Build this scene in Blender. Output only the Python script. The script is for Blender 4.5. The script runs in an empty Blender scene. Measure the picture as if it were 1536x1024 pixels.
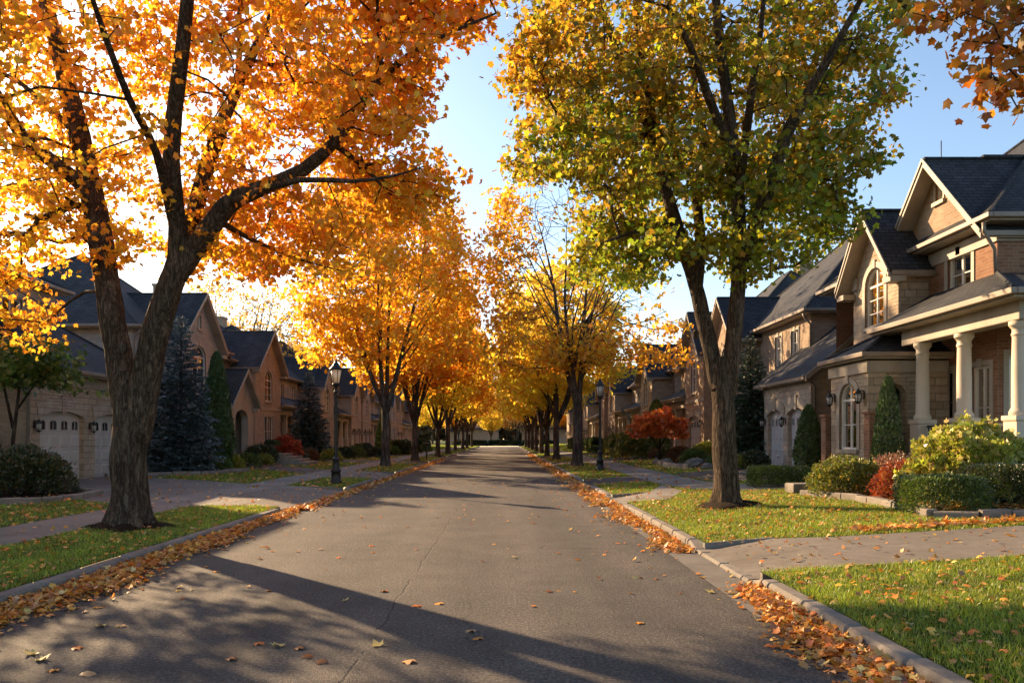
import bpy, bmesh, math, random
import numpy as np
from mathutils import Vector, geometry

C = bpy.context.scene.collection
SC = bpy.context.scene
F, HORIZ, VPX, CAMZ = 1150.0, 657.0, 757.0, 1.65   # focal length in photo pixels, vanishing point, eye height
rad = math.radians
random.seed(7)

# ------------------------------------------------------------------ materials
def new_mat(name):
    m = bpy.data.materials.new(name); m.use_nodes = True
    nt = m.node_tree; nt.nodes.clear()
    out = nt.nodes.new('ShaderNodeOutputMaterial')
    return m, nt, out

def N(nt, typ, **kw):
    n = nt.nodes.new(typ)
    for k, v in kw.items():
        if k.startswith('i_'):
            n.inputs[k[2:].replace('_', ' ')].default_value = v
        else:
            setattr(n, k, v)
    return n

def L(nt, a, b): nt.links.new(a, b)

def rgba(c): return (c[0], c[1], c[2], 1.0)

def ramp(nt, fac, stops):
    r = nt.nodes.new('ShaderNodeValToRGB')
    el = r.color_ramp.elements
    el[0].position, el[0].color = stops[0][0], rgba(stops[0][1])
    el[1].position, el[1].color = stops[-1][0], rgba(stops[-1][1])
    for p, c in stops[1:-1]:
        e = el.new(p); e.color = rgba(c)
    L(nt, fac, r.inputs['Fac'])
    return r.outputs['Color']

def noise(nt, vec, scale, detail=4, rough=0.55, dist=0.0):
    n = nt.nodes.new('ShaderNodeTexNoise')
    n.inputs['Scale'].default_value = scale
    n.inputs['Detail'].default_value = detail
    n.inputs['Roughness'].default_value = rough
    n.inputs['Distortion'].default_value = dist
    if vec is not None: L(nt, vec, n.inputs['Vector'])
    return n.outputs['Fac']

def mixc(nt, fac, a, b, mode='MIX'):
    m = nt.nodes.new('ShaderNodeMix'); m.data_type = 'RGBA'; m.blend_type = mode
    if isinstance(fac, (int, float)): m.inputs[0].default_value = fac
    else: L(nt, fac, m.inputs[0])
    for v, i in ((a, 6), (b, 7)):
        if isinstance(v, tuple): m.inputs[i].default_value = rgba(v)
        else: L(nt, v, m.inputs[i])
    return m.outputs[2]

def mathn(nt, op, a, b=None, c=None, clamp=False):
    m = nt.nodes.new('ShaderNodeMath'); m.operation = op; m.use_clamp = clamp
    for i, v in enumerate((a, b, c)):
        if v is None: continue
        if isinstance(v, (int, float)): m.inputs[i].default_value = v
        else: L(nt, v, m.inputs[i])
    return m.outputs[0]

def bump(nt, h, strength, dist=0.02, nrm=None):
    b = nt.nodes.new('ShaderNodeBump')
    b.inputs['Strength'].default_value = strength
    b.inputs['Distance'].default_value = dist
    L(nt, h, b.inputs['Height'])
    if nrm is not None: L(nt, nrm, b.inputs['Normal'])
    return b.outputs['Normal']

def principled(nt, out, col, rough, nrm=None, spec=0.5, metal=0.0):
    p = nt.nodes.new('ShaderNodeBsdfPrincipled')
    if isinstance(col, tuple): p.inputs['Base Color'].default_value = rgba(col)
    else: L(nt, col, p.inputs['Base Color'])
    if isinstance(rough, (int, float)): p.inputs['Roughness'].default_value = rough
    else: L(nt, rough, p.inputs['Roughness'])
    p.inputs['Specular IOR Level'].default_value = spec
    p.inputs['Metallic'].default_value = metal
    if nrm is not None: L(nt, nrm, p.inputs['Normal'])
    L(nt, p.outputs[0], out.inputs['Surface'])
    return p

def coords(nt, kind='UV'):
    t = nt.nodes.new('ShaderNodeTexCoord')
    return t.outputs[kind]

def worldpos(nt):
    return nt.nodes.new('ShaderNodeNewGeometry').outputs['Position']

def mapping(nt, vec, scale=(1, 1, 1), loc=(0, 0, 0)):
    m = nt.nodes.new('ShaderNodeMapping')
    m.inputs['Scale'].default_value = scale
    m.inputs['Location'].default_value = loc
    L(nt, vec, m.inputs['Vector'])
    return m.outputs[0]

def brick_node(nt, vec, w, h, mortar, c1, c2, cm, offset=0.5, bias=0.0, sq=1.0, sqf=2):
    b = nt.nodes.new('ShaderNodeTexBrick')
    b.offset = offset; b.squash = sq; b.squash_frequency = sqf
    b.inputs['Scale'].default_value = 1.0
    b.inputs['Brick Width'].default_value = w
    b.inputs['Row Height'].default_value = h
    b.inputs['Mortar Size'].default_value = mortar
    b.inputs['Mortar Smooth'].default_value = 0.2
    b.inputs['Bias'].default_value = bias
    b.inputs['Color1'].default_value = rgba(c1)
    b.inputs['Color2'].default_value = rgba(c2)
    b.inputs['Mortar'].default_value = rgba(cm)
    L(nt, vec, b.inputs['Vector'])
    return b

def m_brick(name, c1, c2, cm):
    m, nt, out = new_mat(name)
    uv = coords(nt)
    b = brick_node(nt, uv, 0.23, 0.078, 0.008, c1, c2, cm)
    n = noise(nt, uv, 1.3, 5)
    n2 = noise(nt, uv, 22, 3)
    col = mixc(nt, 0.55, b.outputs['Color'], ramp(nt, n, [(0.3, (.62, .58, .55)), (0.7, (1.15, 1.1, 1.05))]), 'MULTIPLY')
    col = mixc(nt, 0.4, col, ramp(nt, n2, [(0.3, (.6, .6, .6)), (0.7, (1.2, 1.2, 1.2))]), 'MULTIPLY')
    h = mathn(nt, 'MULTIPLY_ADD', b.outputs['Fac'], -1.0, mathn(nt, 'MULTIPLY', n2, 0.4))
    principled(nt, out, col, 0.9, bump(nt, h, 0.6, 0.012), 0.25)
    return m

def m_stone(name, c1, c2, cm, w=0.52, h=0.2):
    m, nt, out = new_mat(name)
    uv = coords(nt)
    wob = nt.nodes.new('ShaderNodeVectorMath'); wob.operation = 'ADD'
    nz = nt.nodes.new('ShaderNodeTexNoise'); nz.inputs['Scale'].default_value = 2.2
    L(nt, uv, nz.inputs['Vector'])
    sc = nt.nodes.new('ShaderNodeVectorMath'); sc.operation = 'SCALE'; sc.inputs['Scale'].default_value = 0.035
    L(nt, nz.outputs['Color'], sc.inputs[0])
    L(nt, uv, wob.inputs[0]); L(nt, sc.outputs[0], wob.inputs[1])
    v = wob.outputs[0]
    b1 = brick_node(nt, v, w, h, 0.009, c1, c2, cm, 0.37, 0.0, 0.6, 3)
    b2 = brick_node(nt, mapping(nt, v, loc=(0.13, 0, 0)), w * 0.62, h * 0.5, 0.008, c2, c1, cm, 0.45, 0.1, 1.5, 2)
    # some courses are split into thin ones
    cell = nt.nodes.new('ShaderNodeTexVoronoi'); cell.inputs['Scale'].default_value = 1.1
    L(nt, mapping(nt, v, (0.5, 1.0 / h / 2.2, 1)), cell.inputs['Vector'])
    sel = mathn(nt, 'GREATER_THAN', noise(nt, mapping(nt, v, (0.7, 0.0, 0)), 0.8, 1), 0.55)
    col = mixc(nt, sel, b1.outputs['Color'], b2.outputs['Color'])
    fac = mixc(nt, sel, b1.outputs['Fac'], b2.outputs['Fac'])
    n = noise(nt, v, 7, 6, .65)
    n1 = noise(nt, v, 1.0, 3)
    col = mixc(nt, 0.7, col, ramp(nt, n, [(0.25, (.62, .58, .52)), (0.75, (1.15, 1.1, 1.05))]), 'MULTIPLY')
    col = mixc(nt, 0.5, col, ramp(nt, n1, [(0.3, (.7, .68, .66)), (0.7, (1.1, 1.08, 1.05))]), 'MULTIPLY')
    hgt = mathn(nt, 'MULTIPLY_ADD', fac, -1.2, n)
    principled(nt, out, col, 0.9, bump(nt, hgt, 0.8, 0.02), 0.2)
    return m

def m_shingle(name, c1, c2):
    m, nt, out = new_mat(name)
    uv = coords(nt)
    b = brick_node(nt, uv, 0.31, 0.15, 0.012, c1, c2, (.008, .008, .009), 0.43)
    n = noise(nt, uv, 0.5, 4); n2 = noise(nt, uv, 60, 2)
    n3 = noise(nt, mapping(nt, uv, (1.4, .12, 1)), 2.0, 3)
    col = mixc(nt, 0.8, b.outputs['Color'], ramp(nt, n, [(0.3, (.6, .6, .62)), (0.7, (1.3, 1.25, 1.2))]), 'MULTIPLY')
    col = mixc(nt, 0.45, col, ramp(nt, n3, [(0.35, (.6, .6, .6)), (0.65, (1.25, 1.22, 1.2))]), 'MULTIPLY')
    col = mixc(nt, 0.5, col, ramp(nt, n2, [(0.3, (.5, .5, .5)), (0.7, (1.4, 1.4, 1.4))]), 'MULTIPLY')
    sep = nt.nodes.new('ShaderNodeSeparateXYZ'); L(nt, uv, sep.inputs[0])
    saw = mathn(nt, 'FRACT', mathn(nt, 'DIVIDE', sep.outputs['Y'], 0.15))
    h = mathn(nt, 'SUBTRACT', mathn(nt, 'MULTIPLY_ADD', saw, -1.0, n2), b.outputs['Fac'])
    principled(nt, out, col, 0.85, bump(nt, h, 0.55, 0.015), 0.3)
    return m

def m_paint(name, c, rough=0.55, dirt=0.35, spec=0.4, metal=0.0):
    m, nt, out = new_mat(name)
    p = worldpos(nt)
    n = noise(nt, mapping(nt, p, (1, 1, .35)), 1.6, 6, .6)
    n2 = noise(nt, p, 30, 3)
    k = 1 - dirt
    col = mixc(nt, 1.0, c, ramp(nt, n, [(0.3, (k, k * .97, k * .93)), (0.65, (1.05, 1.05, 1.05))]), 'MULTIPLY')
    principled(nt, out, col, rough, bump(nt, n2, 0.08, 0.01), spec, metal)
    return m

def m_concrete(name, c, scale=1.0, joint=None):
    m, nt, out = new_mat(name)
    p = worldpos(nt)
    n = noise(nt, p, 0.7 * scale, 6, .65)
    n2 = noise(nt, p, 9 * scale, 4)
    n3 = noise(nt, p, 90, 2)
    col = mixc(nt, 1.0, c, ramp(nt, n, [(0.3, (.62, .6, .57)), (0.7, (1.12, 1.1, 1.07))]), 'MULTIPLY')
    col = mixc(nt, 0.6, col, ramp(nt, n2, [(0.35, (.75, .74, .72)), (0.7, (1.1, 1.1, 1.1))]), 'MULTIPLY')
    col = mixc(nt, 0.5, col, ramp(nt, n3, [(0.3, (.65, .65, .65)), (0.7, (1.2, 1.2, 1.2))]), 'MULTIPLY')
    h = mathn(nt, 'ADD', n3, n2)
    if joint:
        ax, per, w = joint
        sep = nt.nodes.new('ShaderNodeSeparateXYZ'); L(nt, p, sep.inputs[0])
        fr = mathn(nt, 'FRACT', mathn(nt, 'DIVIDE', mathn(nt, 'ADD', sep.outputs[ax], 500.0), per))
        ln = mathn(nt, 'LESS_THAN', fr, w / per)
        col = mixc(nt, ln, col, (.045, .04, .035))
        h = mathn(nt, 'SUBTRACT', h, mathn(nt, 'MULTIPLY', ln, 3.0))
    principled(nt, out, col, 0.88, bump(nt, h, 0.35, 0.006), 0.3)
    return m

def m_asphalt(name, base, seam=True):
    m, nt, out = new_mat(name)
    p = worldpos(nt)
    big = noise(nt, p, 0.28, 5, .6)
    strk = noise(nt, mapping(nt, p, (1.3, .09, 1)), 1.0, 5, .6)
    fine = noise(nt, p, 130, 2, .7)
    vor = nt.nodes.new('ShaderNodeTexVoronoi'); vor.inputs['Scale'].default_value = 95
    L(nt, p, vor.inputs['Vector'])
    col = mixc(nt, 1.0, base, ramp(nt, big, [(0.3, (.72, .72, .74)), (0.7, (1.25, 1.2, 1.15))]), 'MULTIPLY')
    col = mixc(nt, 0.8, col, ramp(nt, strk, [(0.35, (.75, .74, .73)), (0.68, (1.2, 1.18, 1.15))]), 'MULTIPLY')
    col = mixc(nt, 0.8, col, ramp(nt, fine, [(0.3, (.45, .45, .45)), (0.55, (1, 1, 1)), (0.78, (2.3, 2.2, 2.05))]), 'MULTIPLY')
    mid = noise(nt, p, 34, 3, .75)
    col = mixc(nt, 0.85, col, ramp(nt, mid, [(0.34, (.36, .36, .36)), (0.5, (.9, .9, .9)), (0.66, (2.2, 2.1, 1.98))]), 'MULTIPLY')
    v3 = nt.nodes.new('ShaderNodeTexVoronoi'); v3.inputs['Scale'].default_value = 24
    L(nt, p, v3.inputs['Vector'])
    chip = mathn(nt, 'MULTIPLY', mathn(nt, 'LESS_THAN', v3.outputs['Distance'], 0.16), mathn(nt, 'GREATER_THAN', noise(nt, p, 11, 1), 0.5))
    col = mixc(nt, mathn(nt, 'MULTIPLY', chip, .55), col, (.26, .235, .2))
    patchn = noise(nt, p, 1.4, 5, .7)
    col = mixc(nt, 0.6, col, ramp(nt, patchn, [(0.36, (.68, .68, .68)), (0.5, (1, 1, 1)), (0.66, (1.3, 1.28, 1.24))]), 'MULTIPLY')
    sx = nt.nodes.new('ShaderNodeSeparateXYZ'); L(nt, p, sx.inputs[0])
    lane = mathn(nt, 'SINE', mathn(nt, 'MULTIPLY_ADD', sx.outputs['X'], 3.9, mathn(nt, 'MULTIPLY', big, 2.0)))
    col = mixc(nt, 0.5, col, ramp(nt, mathn(nt, 'MULTIPLY_ADD', lane, .5, .5), [(0.1, (.8, .8, .8)), (0.9, (1.12, 1.11, 1.09))]), 'MULTIPLY')
    h = mathn(nt, 'ADD', mathn(nt, 'MULTIPLY', vor.outputs['Distance'], 1.0), mathn(nt, 'MULTIPLY_ADD', mid, 1.2, fine))
    sep = nt.nodes.new('ShaderNodeSeparateXYZ'); L(nt, p, sep.inputs[0])
    if seam:
        wob = noise(nt, mapping(nt, p, (.0, .8, 0)), 1.5, 5, .7)
        off = mathn(nt, 'ADD', sep.outputs['X'], mathn(nt, 'MULTIPLY', wob, 0.22))
        d = mathn(nt, 'ABSOLUTE', mathn(nt, 'ADD', off, 0.98))
        ln = mathn(nt, 'SUBTRACT', 1.0, mathn(nt, 'DIVIDE', d, 0.016), clamp=True)
        msk = mathn(nt, 'GREATER_THAN', noise(nt, mapping(nt, p, (0, 1, 0)), 0.9, 3), 0.44)
        ln = mathn(nt, 'MULTIPLY', ln, msk)
        # hairline cracks in a few places
        v2 = nt.nodes.new('ShaderNodeTexVoronoi'); v2.feature = 'DISTANCE_TO_EDGE'; v2.inputs['Scale'].default_value = 0.33
        dv = nt.nodes.new('ShaderNodeVectorMath'); dv.operation = 'ADD'
        nz = nt.nodes.new('ShaderNodeTexNoise'); nz.inputs['Scale'].default_value = 1.6; nz.inputs['Detail'].default_value = 6
        L(nt, p, nz.inputs['Vector']); L(nt, p, dv.inputs[0]); L(nt, nz.outputs['Color'], dv.inputs[1])
        L(nt, dv.outputs[0], v2.inputs['Vector'])
        ck = mathn(nt, 'LESS_THAN', v2.outputs['Distance'], 0.0028)
        ck = mathn(nt, 'MULTIPLY', ck, mathn(nt, 'GREATER_THAN', noise(nt, p, 0.25, 2), 0.53))
        ln = mathn(nt, 'MAXIMUM', ln, ck)
        col = mixc(nt, mathn(nt, 'MULTIPLY', ln, 0.75), col, (.012, .011, .01))
        h = mathn(nt, 'SUBTRACT', h, mathn(nt, 'MULTIPLY', ln, 1.2))
    principled(nt, out, col, 0.82, bump(nt, h, 0.8, 0.01), 0.35)
    return m

def m_ground(name, stops, scale, bs=0.5):
    m, nt, out = new_mat(name)
    p = worldpos(nt)
    n = noise(nt, p, scale, 6, .7); n2 = noise(nt, p, 0.35, 3)
    col = ramp(nt, n, stops)
    col = mixc(nt, 0.7, col, ramp(nt, n2, [(0.3, (.65, .65, .6)), (0.7, (1.2, 1.2, 1.1))]), 'MULTIPLY')
    principled(nt, out, col, 0.95, bump(nt, n, bs, 0.03), 0.1)
    return m

def m_leaf(name, trans=0.5, gloss=0.06, tcol=(1.0, 1.0, 1.0), fixed=None):
    m, nt, out = new_mat(name)
    if fixed is None:
        a = nt.nodes.new('ShaderNodeAttribute'); a.attribute_name = 'leafcol'
        col = a.outputs['Color']
    else:
        rgb = nt.nodes.new('ShaderNodeRGB'); rgb.outputs[0].default_value = rgba(fixed); col = rgb.outputs[0]
    d = nt.nodes.new('ShaderNodeBsdfDiffuse'); L(nt, col, d.inputs[0])
    t = nt.nodes.new('ShaderNodeBsdfTranslucent')
    L(nt, mixc(nt, 1.0, col, tcol, 'MULTIPLY'), t.inputs[0])
    mx = nt.nodes.new('ShaderNodeMixShader'); mx.inputs[0].default_value = trans
    L(nt, d.outputs[0], mx.inputs[1]); L(nt, t.outputs[0], mx.inputs[2])
    g = nt.nodes.new('ShaderNodeBsdfGlossy'); g.inputs['Roughness'].default_value = 0.45
    g.inputs['Color'].default_value = (1, 1, 1, 1)
    m2 = nt.nodes.new('ShaderNodeMixShader'); m2.inputs[0].default_value = gloss
    L(nt, mx.outputs[0], m2.inputs[1]); L(nt, g.outputs[0], m2.inputs[2])
    L(nt, m2.outputs[0], out.inputs['Surface'])
    return m

def m_bark(name, dark, light, zs=0.17, sc=21.0):
    m, nt, out = new_mat(name)
    p = coords(nt, 'Object')
    n = noise(nt, mapping(nt, p, (1, 1, zs)), sc, 5, .6, .8)
    nf = noise(nt, mapping(nt, p, (1, 1, .3)), sc * 4.5, 4, .65)
    # long interlacing ridges: folded noise, the fissures lie where it crosses its middle value
    rid = mathn(nt, 'MULTIPLY', mathn(nt, 'ABSOLUTE', mathn(nt, 'SUBTRACT', n, 0.5)), 5.0, clamp=True)
    n1 = noise(nt, mapping(nt, p, (1, 1, zs * .8), (3, 1, 0)), sc * .5, 4, .6, .5)
    rid2 = mathn(nt, 'MULTIPLY', mathn(nt, 'ABSOLUTE', mathn(nt, 'SUBTRACT', n1, 0.5)), 6.0, clamp=True)
    h = mathn(nt, 'ADD', mathn(nt, 'MULTIPLY_ADD', rid, 0.5, mathn(nt, 'MULTIPLY', rid2, .35)), mathn(nt, 'MULTIPLY', nf, .35))
    n2 = noise(nt, p, 1.4, 5, .6)
    col = ramp(nt, h, [(0.26, dark), (0.58, tuple(.55 * q + .45 * r for q, r in zip(dark, light))), (0.95, light)])
    col = mixc(nt, 0.8, col, ramp(nt, n2, [(0.3, (.6, .6, .56)), (0.55, (1, 1, 1)), (0.72, (1.35, 1.3, 1.15))]), 'MULTIPLY')
    principled(nt, out, col, 0.92, bump(nt, h, 1.0, 0.035), 0.12)
    return m

def m_glass(name):
    m, nt, out = new_mat(name)
    fr = nt.nodes.new('ShaderNodeFresnel'); fr.inputs[0].default_value = 1.55
    t = nt.nodes.new('ShaderNodeBsdfTransparent'); t.inputs[0].default_value = (.78, .8, .8, 1)
    g = nt.nodes.new('ShaderNodeBsdfGlossy'); g.inputs['Roughness'].default_value = 0.02
    p = worldpos(nt)
    L(nt, bump(nt, noise(nt, p, 0.9, 2), 0.06, 0.08), g.inputs['Normal'])
    mx = nt.nodes.new('ShaderNodeMixShader')
    L(nt, mathn(nt, 'ADD', fr.outputs[0], 0.06, clamp=True), mx.inputs[0])
    L(nt, t.outputs[0], mx.inputs[1]); L(nt, g.outputs[0], mx.inputs[2])
    L(nt, mx.outputs[0], out.inputs['Surface'])
    return m

def m_darkglass(name):
    m, nt, out = new_mat(name)
    p = worldpos(nt)
    n = noise(nt, p, 1.7, 2)
    col = ramp(nt, n, [(0.35, (.012, .013, .015)), (0.7, (.07, .065, .06))])
    principled(nt, out, col, 0.05, bump(nt, noise(nt, p, 0.8, 2), 0.05, 0.1), 0.7)
    return m

M = {}
M['asphalt'] = m_asphalt('asphalt', (.092, .084, .079))
M['asphalt_drive'] = m_asphalt('asphalt_drive', (.095, .082, .074), False)
M['concrete'] = m_concrete('concrete', (.23, .212, .195), 1.0, ('Y', 1.5, .012))
M['drive'] = m_concrete('drive', (.20, .178, .157), .7, ('Y', 3.0, .014))
M['kerb'] = m_concrete('kerb_stone', (.25, .225, .2), 1.6)
M['gutterpan'] = m_concrete('gutter_pan', (.185, .17, .155), 1.4, ('Y', 3.0, .014))
M['lawn'] = m_ground('lawn_soil', [(0.3, (.03, .042, .008)), (0.55, (.055, .08, .012)), (0.75, (.085, .11, .02))], 26)
M['mulch'] = m_ground('mulch', [(0.3, (.010, .007, .005)), (0.55, (.032, .02, .012)), (0.75, (.075, .045, .025))], 30, 1.0)
M['edging'] = m_concrete('edging_stone', (.27, .24, .21), 2.5)
M['rock'] = m_concrete('rock', (.24, .22, .2), 3)
M['brick_red'] = m_brick('brick_red', (.24, .105, .058), (.33, .17, .098), (.28, .23, .18))
M['brick_tan'] = m_brick('brick_tan', (.32, .22, .145), (.42, .305, .205), (.36, .31, .26))
M['brick_buff'] = m_brick('brick_buff', (.34, .275, .205), (.43, .355, .275), (.40, .36, .31))
M['brick_grey'] = m_brick('brick_grey', (.34, .315, .285), (.43, .40, .365), (.40, .38, .35))
M['stone'] = m_stone('stone_warm', (.50, .41, .31), (.40, .31, .225), (.24, .20, .16))
M['stone_pale'] = m_stone('stone_pale', (.52, .45, .37), (.43, .36, .285), (.27, .235, .2))
M['shingle'] = m_shingle('shingle_slate', (.030, .033, .040), (.052, .055, .062))
M['shingle_brown'] = m_shingle('shingle_brown', (.045, .040, .038), (.075, .066, .060))
M['trim'] = m_paint('trim_cream', (.38, .325, .26), .55, .3)
M['column'] = m_paint('column_cream', (.60, .52, .42), .6, .18)
M['gutter'] = m_paint('gutter_tan', (.27, .215, .17), .45, .25)
M['frame'] = m_paint('frame_white', (.66, .63, .58), .45, .15)
M['garage'] = m_paint('garage_cream', (.50, .45, .40), .5, .18)
M['garage_pale'] = m_paint('garage_grey', (.48, .47, .46), .5, .18)
M['door'] = m_paint('door_brown', (.07, .035, .02), .4, .3)
M['curtain'] = m_paint('curtain', (.62, .58, .52), .9, .15)
M['iron'] = m_paint('black_iron', (.011, .011, .011), .42, .2, .5)
M['frosted'] = m_leaf('frosted_lamp_glass', .55, .12, (1, 1, 1), (.78, .72, .64))
M['glass'] = m_glass('window_glass')
M['darkglass'] = m_darkglass('dark_glass')
M['bark'] = m_bark('bark_maple', (.04, .027, .018), (.25, .18, .125))
M['bark_grey'] = m_bark('bark_grey', (.045, .033, .026), (.24, .185, .145), .16, 11)
M['twig'] = m_bark('bark_twig', (.03, .021, .015), (.11, .08, .06), .3, 12)
M['leaf'] = m_leaf('leaf_autumn', .66, .03)
M['leaf_fallen'] = m_leaf('leaf_fallen', .22, .07)
M['leaf_green'] = m_leaf('leaf_shrub', .38, .07)
M['needle'] = m_leaf('needle', .15, .08)
M['grass'] = m_leaf('grass_blade', .45, .05)

# ------------------------------------------------------------------ mesh helpers
def tag(o, label=None, cat=None, group=None, kind=None):
    if label: o['label'] = label
    if cat: o['category'] = cat
    if group: o['group'] = group
    if kind: o['kind'] = kind
    return o

def empty(name, loc, label=None, cat=None, group=None):
    o = bpy.data.objects.new(name, None); C.objects.link(o)
    o.location = loc; o.empty_display_size = 0.2
    return tag(o, label, cat, group)

class MB:
    """collects polygons; build() links them as one mesh object with metre-true UVs"""
    def __init__(self): self.v = []; self.f = []; self.sm = []
    def poly(self, pts, smooth=False):
        b = len(self.v); self.v += [tuple(p) for p in pts]
        self.f.append(tuple(range(b, b + len(pts)))); self.sm.append(smooth)
    def idx(self, pts, faces, smooth=False):
        b = len(self.v); self.v += [tuple(p) for p in pts]
        for f in faces:
            self.f.append(tuple(b + i for i in f)); self.sm.append(smooth)
    def box(self, x0, x1, y0, y1, z0, z1):
        p = [(x0, y0, z0), (x1, y0, z0), (x1, y1, z0), (x0, y1, z0), (x0, y0, z1), (x1, y0, z1), (x1, y1, z1), (x0, y1, z1)]
        self.idx(p, [(0, 3, 2, 1), (4, 5, 6, 7), (0, 1, 5, 4), (1, 2, 6, 5), (2, 3, 7, 6), (3, 0, 4, 7)])
    def bevbox(self, x0, x1, y0, y1, z0, z1, b=0.02):
        def ring(z, i): return [(x0 + i, y0 + i, z), (x1 - i, y0 + i, z), (x1 - i, y1 - i, z), (x0 + i, y1 - i, z)]
        self.loft([ring(z0, 0), ring(z1 - b, 0), ring(z1, b)], True)
    def loft(self, rings, cap=True, smooth=False, closed=True):
        n = len(rings[0]); pts = [p for r in rings for p in r]; fs = []
        for i in range(len(rings) - 1):
            for j in range(n if closed else n - 1):
                k = (j + 1) % n
                fs.append((i * n + j, i * n + k, (i + 1) * n + k, (i + 1) * n + j))
        b = len(self.v); self.v += [tuple(p) for p in pts]
        for f in fs: self.f.append(tuple(b + i for i in f)); self.sm.append(smooth)
        if cap:
            self.f.append(tuple(b + i for i in reversed(range(n)))); self.sm.append(False)
            self.f.append(tuple(b + (len(rings) - 1) * n + i for i in range(n))); self.sm.append(False)
    def lathe(self, cx, cy, prof, n=16, rot=0.0, smooth=True):
        self.loft([[(cx + r * math.cos(rot + 2 * math.pi * j / n), cy + r * math.sin(rot + 2 * math.pi * j / n), z) for j in range(n)] for r, z in prof], True, smooth)
    def tube(self, pts, radii, n=6, smooth=True):
        pts = [Vector(p) for p in pts]; rings = []; ref = Vector((0.3, 0.9, 0.2)).normalized()
        for i, p in enumerate(pts):
            t = (pts[min(i + 1, len(pts) - 1)] - pts[max(i - 1, 0)]).normalized()
            a = t.cross(ref)
            if a.length < 1e-3: a = t.cross(Vector((1, 0, 0)))
            a.normalize(); b = t.cross(a); ref = -b.cross(t) if False else ref
            r = radii[i] if hasattr(radii, '__len__') else radii
            rings.append([p + (a * math.cos(2 * math.pi * j / n) + b * math.sin(2 * math.pi * j / n)) * r for j in range(n)])
        self.loft(rings, True, smooth)
    def slab(self, pts, t):
        """roof plane of vertical thickness t below pts"""
        n = len(pts); lo = [(p[0], p[1], p[2] - t) for p in pts]
        self.idx(list(pts) + lo, [tuple(range(n)), tuple(reversed(range(n, 2 * n)))] + [(i, (i + 1) % n, n + (i + 1) % n, n + i) for i in range(n)])
    def build(self, name, mat, parent=None, origin=(0, 0, 0), bevel=0.0):
        me = bpy.data.meshes.new(name)
        ox, oy, oz = origin
        me.from_pydata([(x - ox, y - oy, z - oz) for x, y, z in self.v], [], self.f)
        me.polygons.foreach_set('use_smooth', self.sm)
        uv = me.uv_layers.new(name='UVMap').data
        co = [Vector(v) for v in self.v]
        for p in me.polygons:
            n = p.normal
            if abs(n.z) > 0.97: t, b = Vector((1, 0, 0)), Vector((0, 1, 0))
            else:
                t = Vector((0, 0, 1)).cross(n); t.normalize(); b = n.cross(t)
                if t.x + t.y < 0: t = -t
                if b.z < 0: b = -b
            for li in p.loop_indices:
                c = co[me.loops[li].vertex_index]
                uv[li].uv = (c.dot(t), c.dot(b))
        me.materials.append(mat); me.update()
        o = bpy.data.objects.new(name, me); C.objects.link(o)
        if parent is not None: o.parent = parent
        elif origin != (0, 0, 0): o.location = origin
        if bevel:
            md = o.modifiers.new('bevel', 'BEVEL'); md.width = bevel; md.segments = 2; md.limit_method = 'ANGLE'
        return o

def np_mesh(name, verts, faces_idx, starts, mat, facecol=None, smooth=False):
    me = bpy.data.meshes.new(name)
    me.vertices.add(len(verts)); me.vertices.foreach_set('co', np.ascontiguousarray(verts, dtype=np.float32).ravel())
    me.loops.add(len(faces_idx)); me.loops.foreach_set('vertex_index', np.ascontiguousarray(faces_idx, dtype=np.int32))
    me.polygons.add(len(starts)); me.polygons.foreach_set('loop_start', np.ascontiguousarray(starts, dtype=np.int32))
    if smooth: me.polygons.foreach_set('use_smooth', np.ones(len(starts), dtype=bool))
    me.update(calc_edges=True); me.validate()
    if facecol is not None:
        a = me.attributes.new('leafcol', 'FLOAT_COLOR', 'FACE')
        c = np.ones((len(starts), 4), dtype=np.float32); c[:, :3] = facecol
        a.data.foreach_set('color', c.ravel())
    me.materials.append(mat)
    return me

TEMPL = {
 'maple': (np.array([(0, 0, 0), (.47, .06, -.06), (.37, .25, 0), (.60, .55, -.10), (.30, .60, .0), (0, 1, -.14), (-.30, .60, 0), (-.60, .55, -.10), (-.37, .25, 0), (-.47, .06, -.06)]),
           [(0, 1, 2), (0, 2, 3, 4), (0, 4, 5, 6), (0, 6, 7, 8), (0, 8, 9)]),
 'quad': (np.array([(0, 0, 0), (.42, .45, -.08), (0, 1, -.12), (-.42, .45, -.08)]), [(0, 1, 2, 3)]),
 'fold': (np.array([(0, 0, 0), (.34, .4, -.1), (0, 1, -.1), (-.34, .4, -.1)]), [(0, 1, 2), (0, 2, 3)]),
 'tuft': (np.array([(0, 0, 0), (.55, .15, .05), (.62, .62, -.1), (.1, .6, .06), (0, 1.05, -.15), (-.3, .55, .05), (-.68, .5, -.1), (-.4, .1, 0)]), [(0, 1, 2, 3), (0, 3, 4, 5), (0, 5, 6, 7)]),
 'blade': (np.array([(-.5, 0, 0), (.5, 0, 0), (.36, .6, .05), (-.36, .6, .05), (0, 1, .2)]), [(0, 1, 2, 3), (3, 2, 4)]),
 'blade1': (np.array([(-.5, 0, 0), (.5, 0, 0), (0, 1, .12)]), [(0, 1, 2)]),
}

def unit(a): return a / np.maximum(np.linalg.norm(a, axis=-1, keepdims=True), 1e-9)

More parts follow.
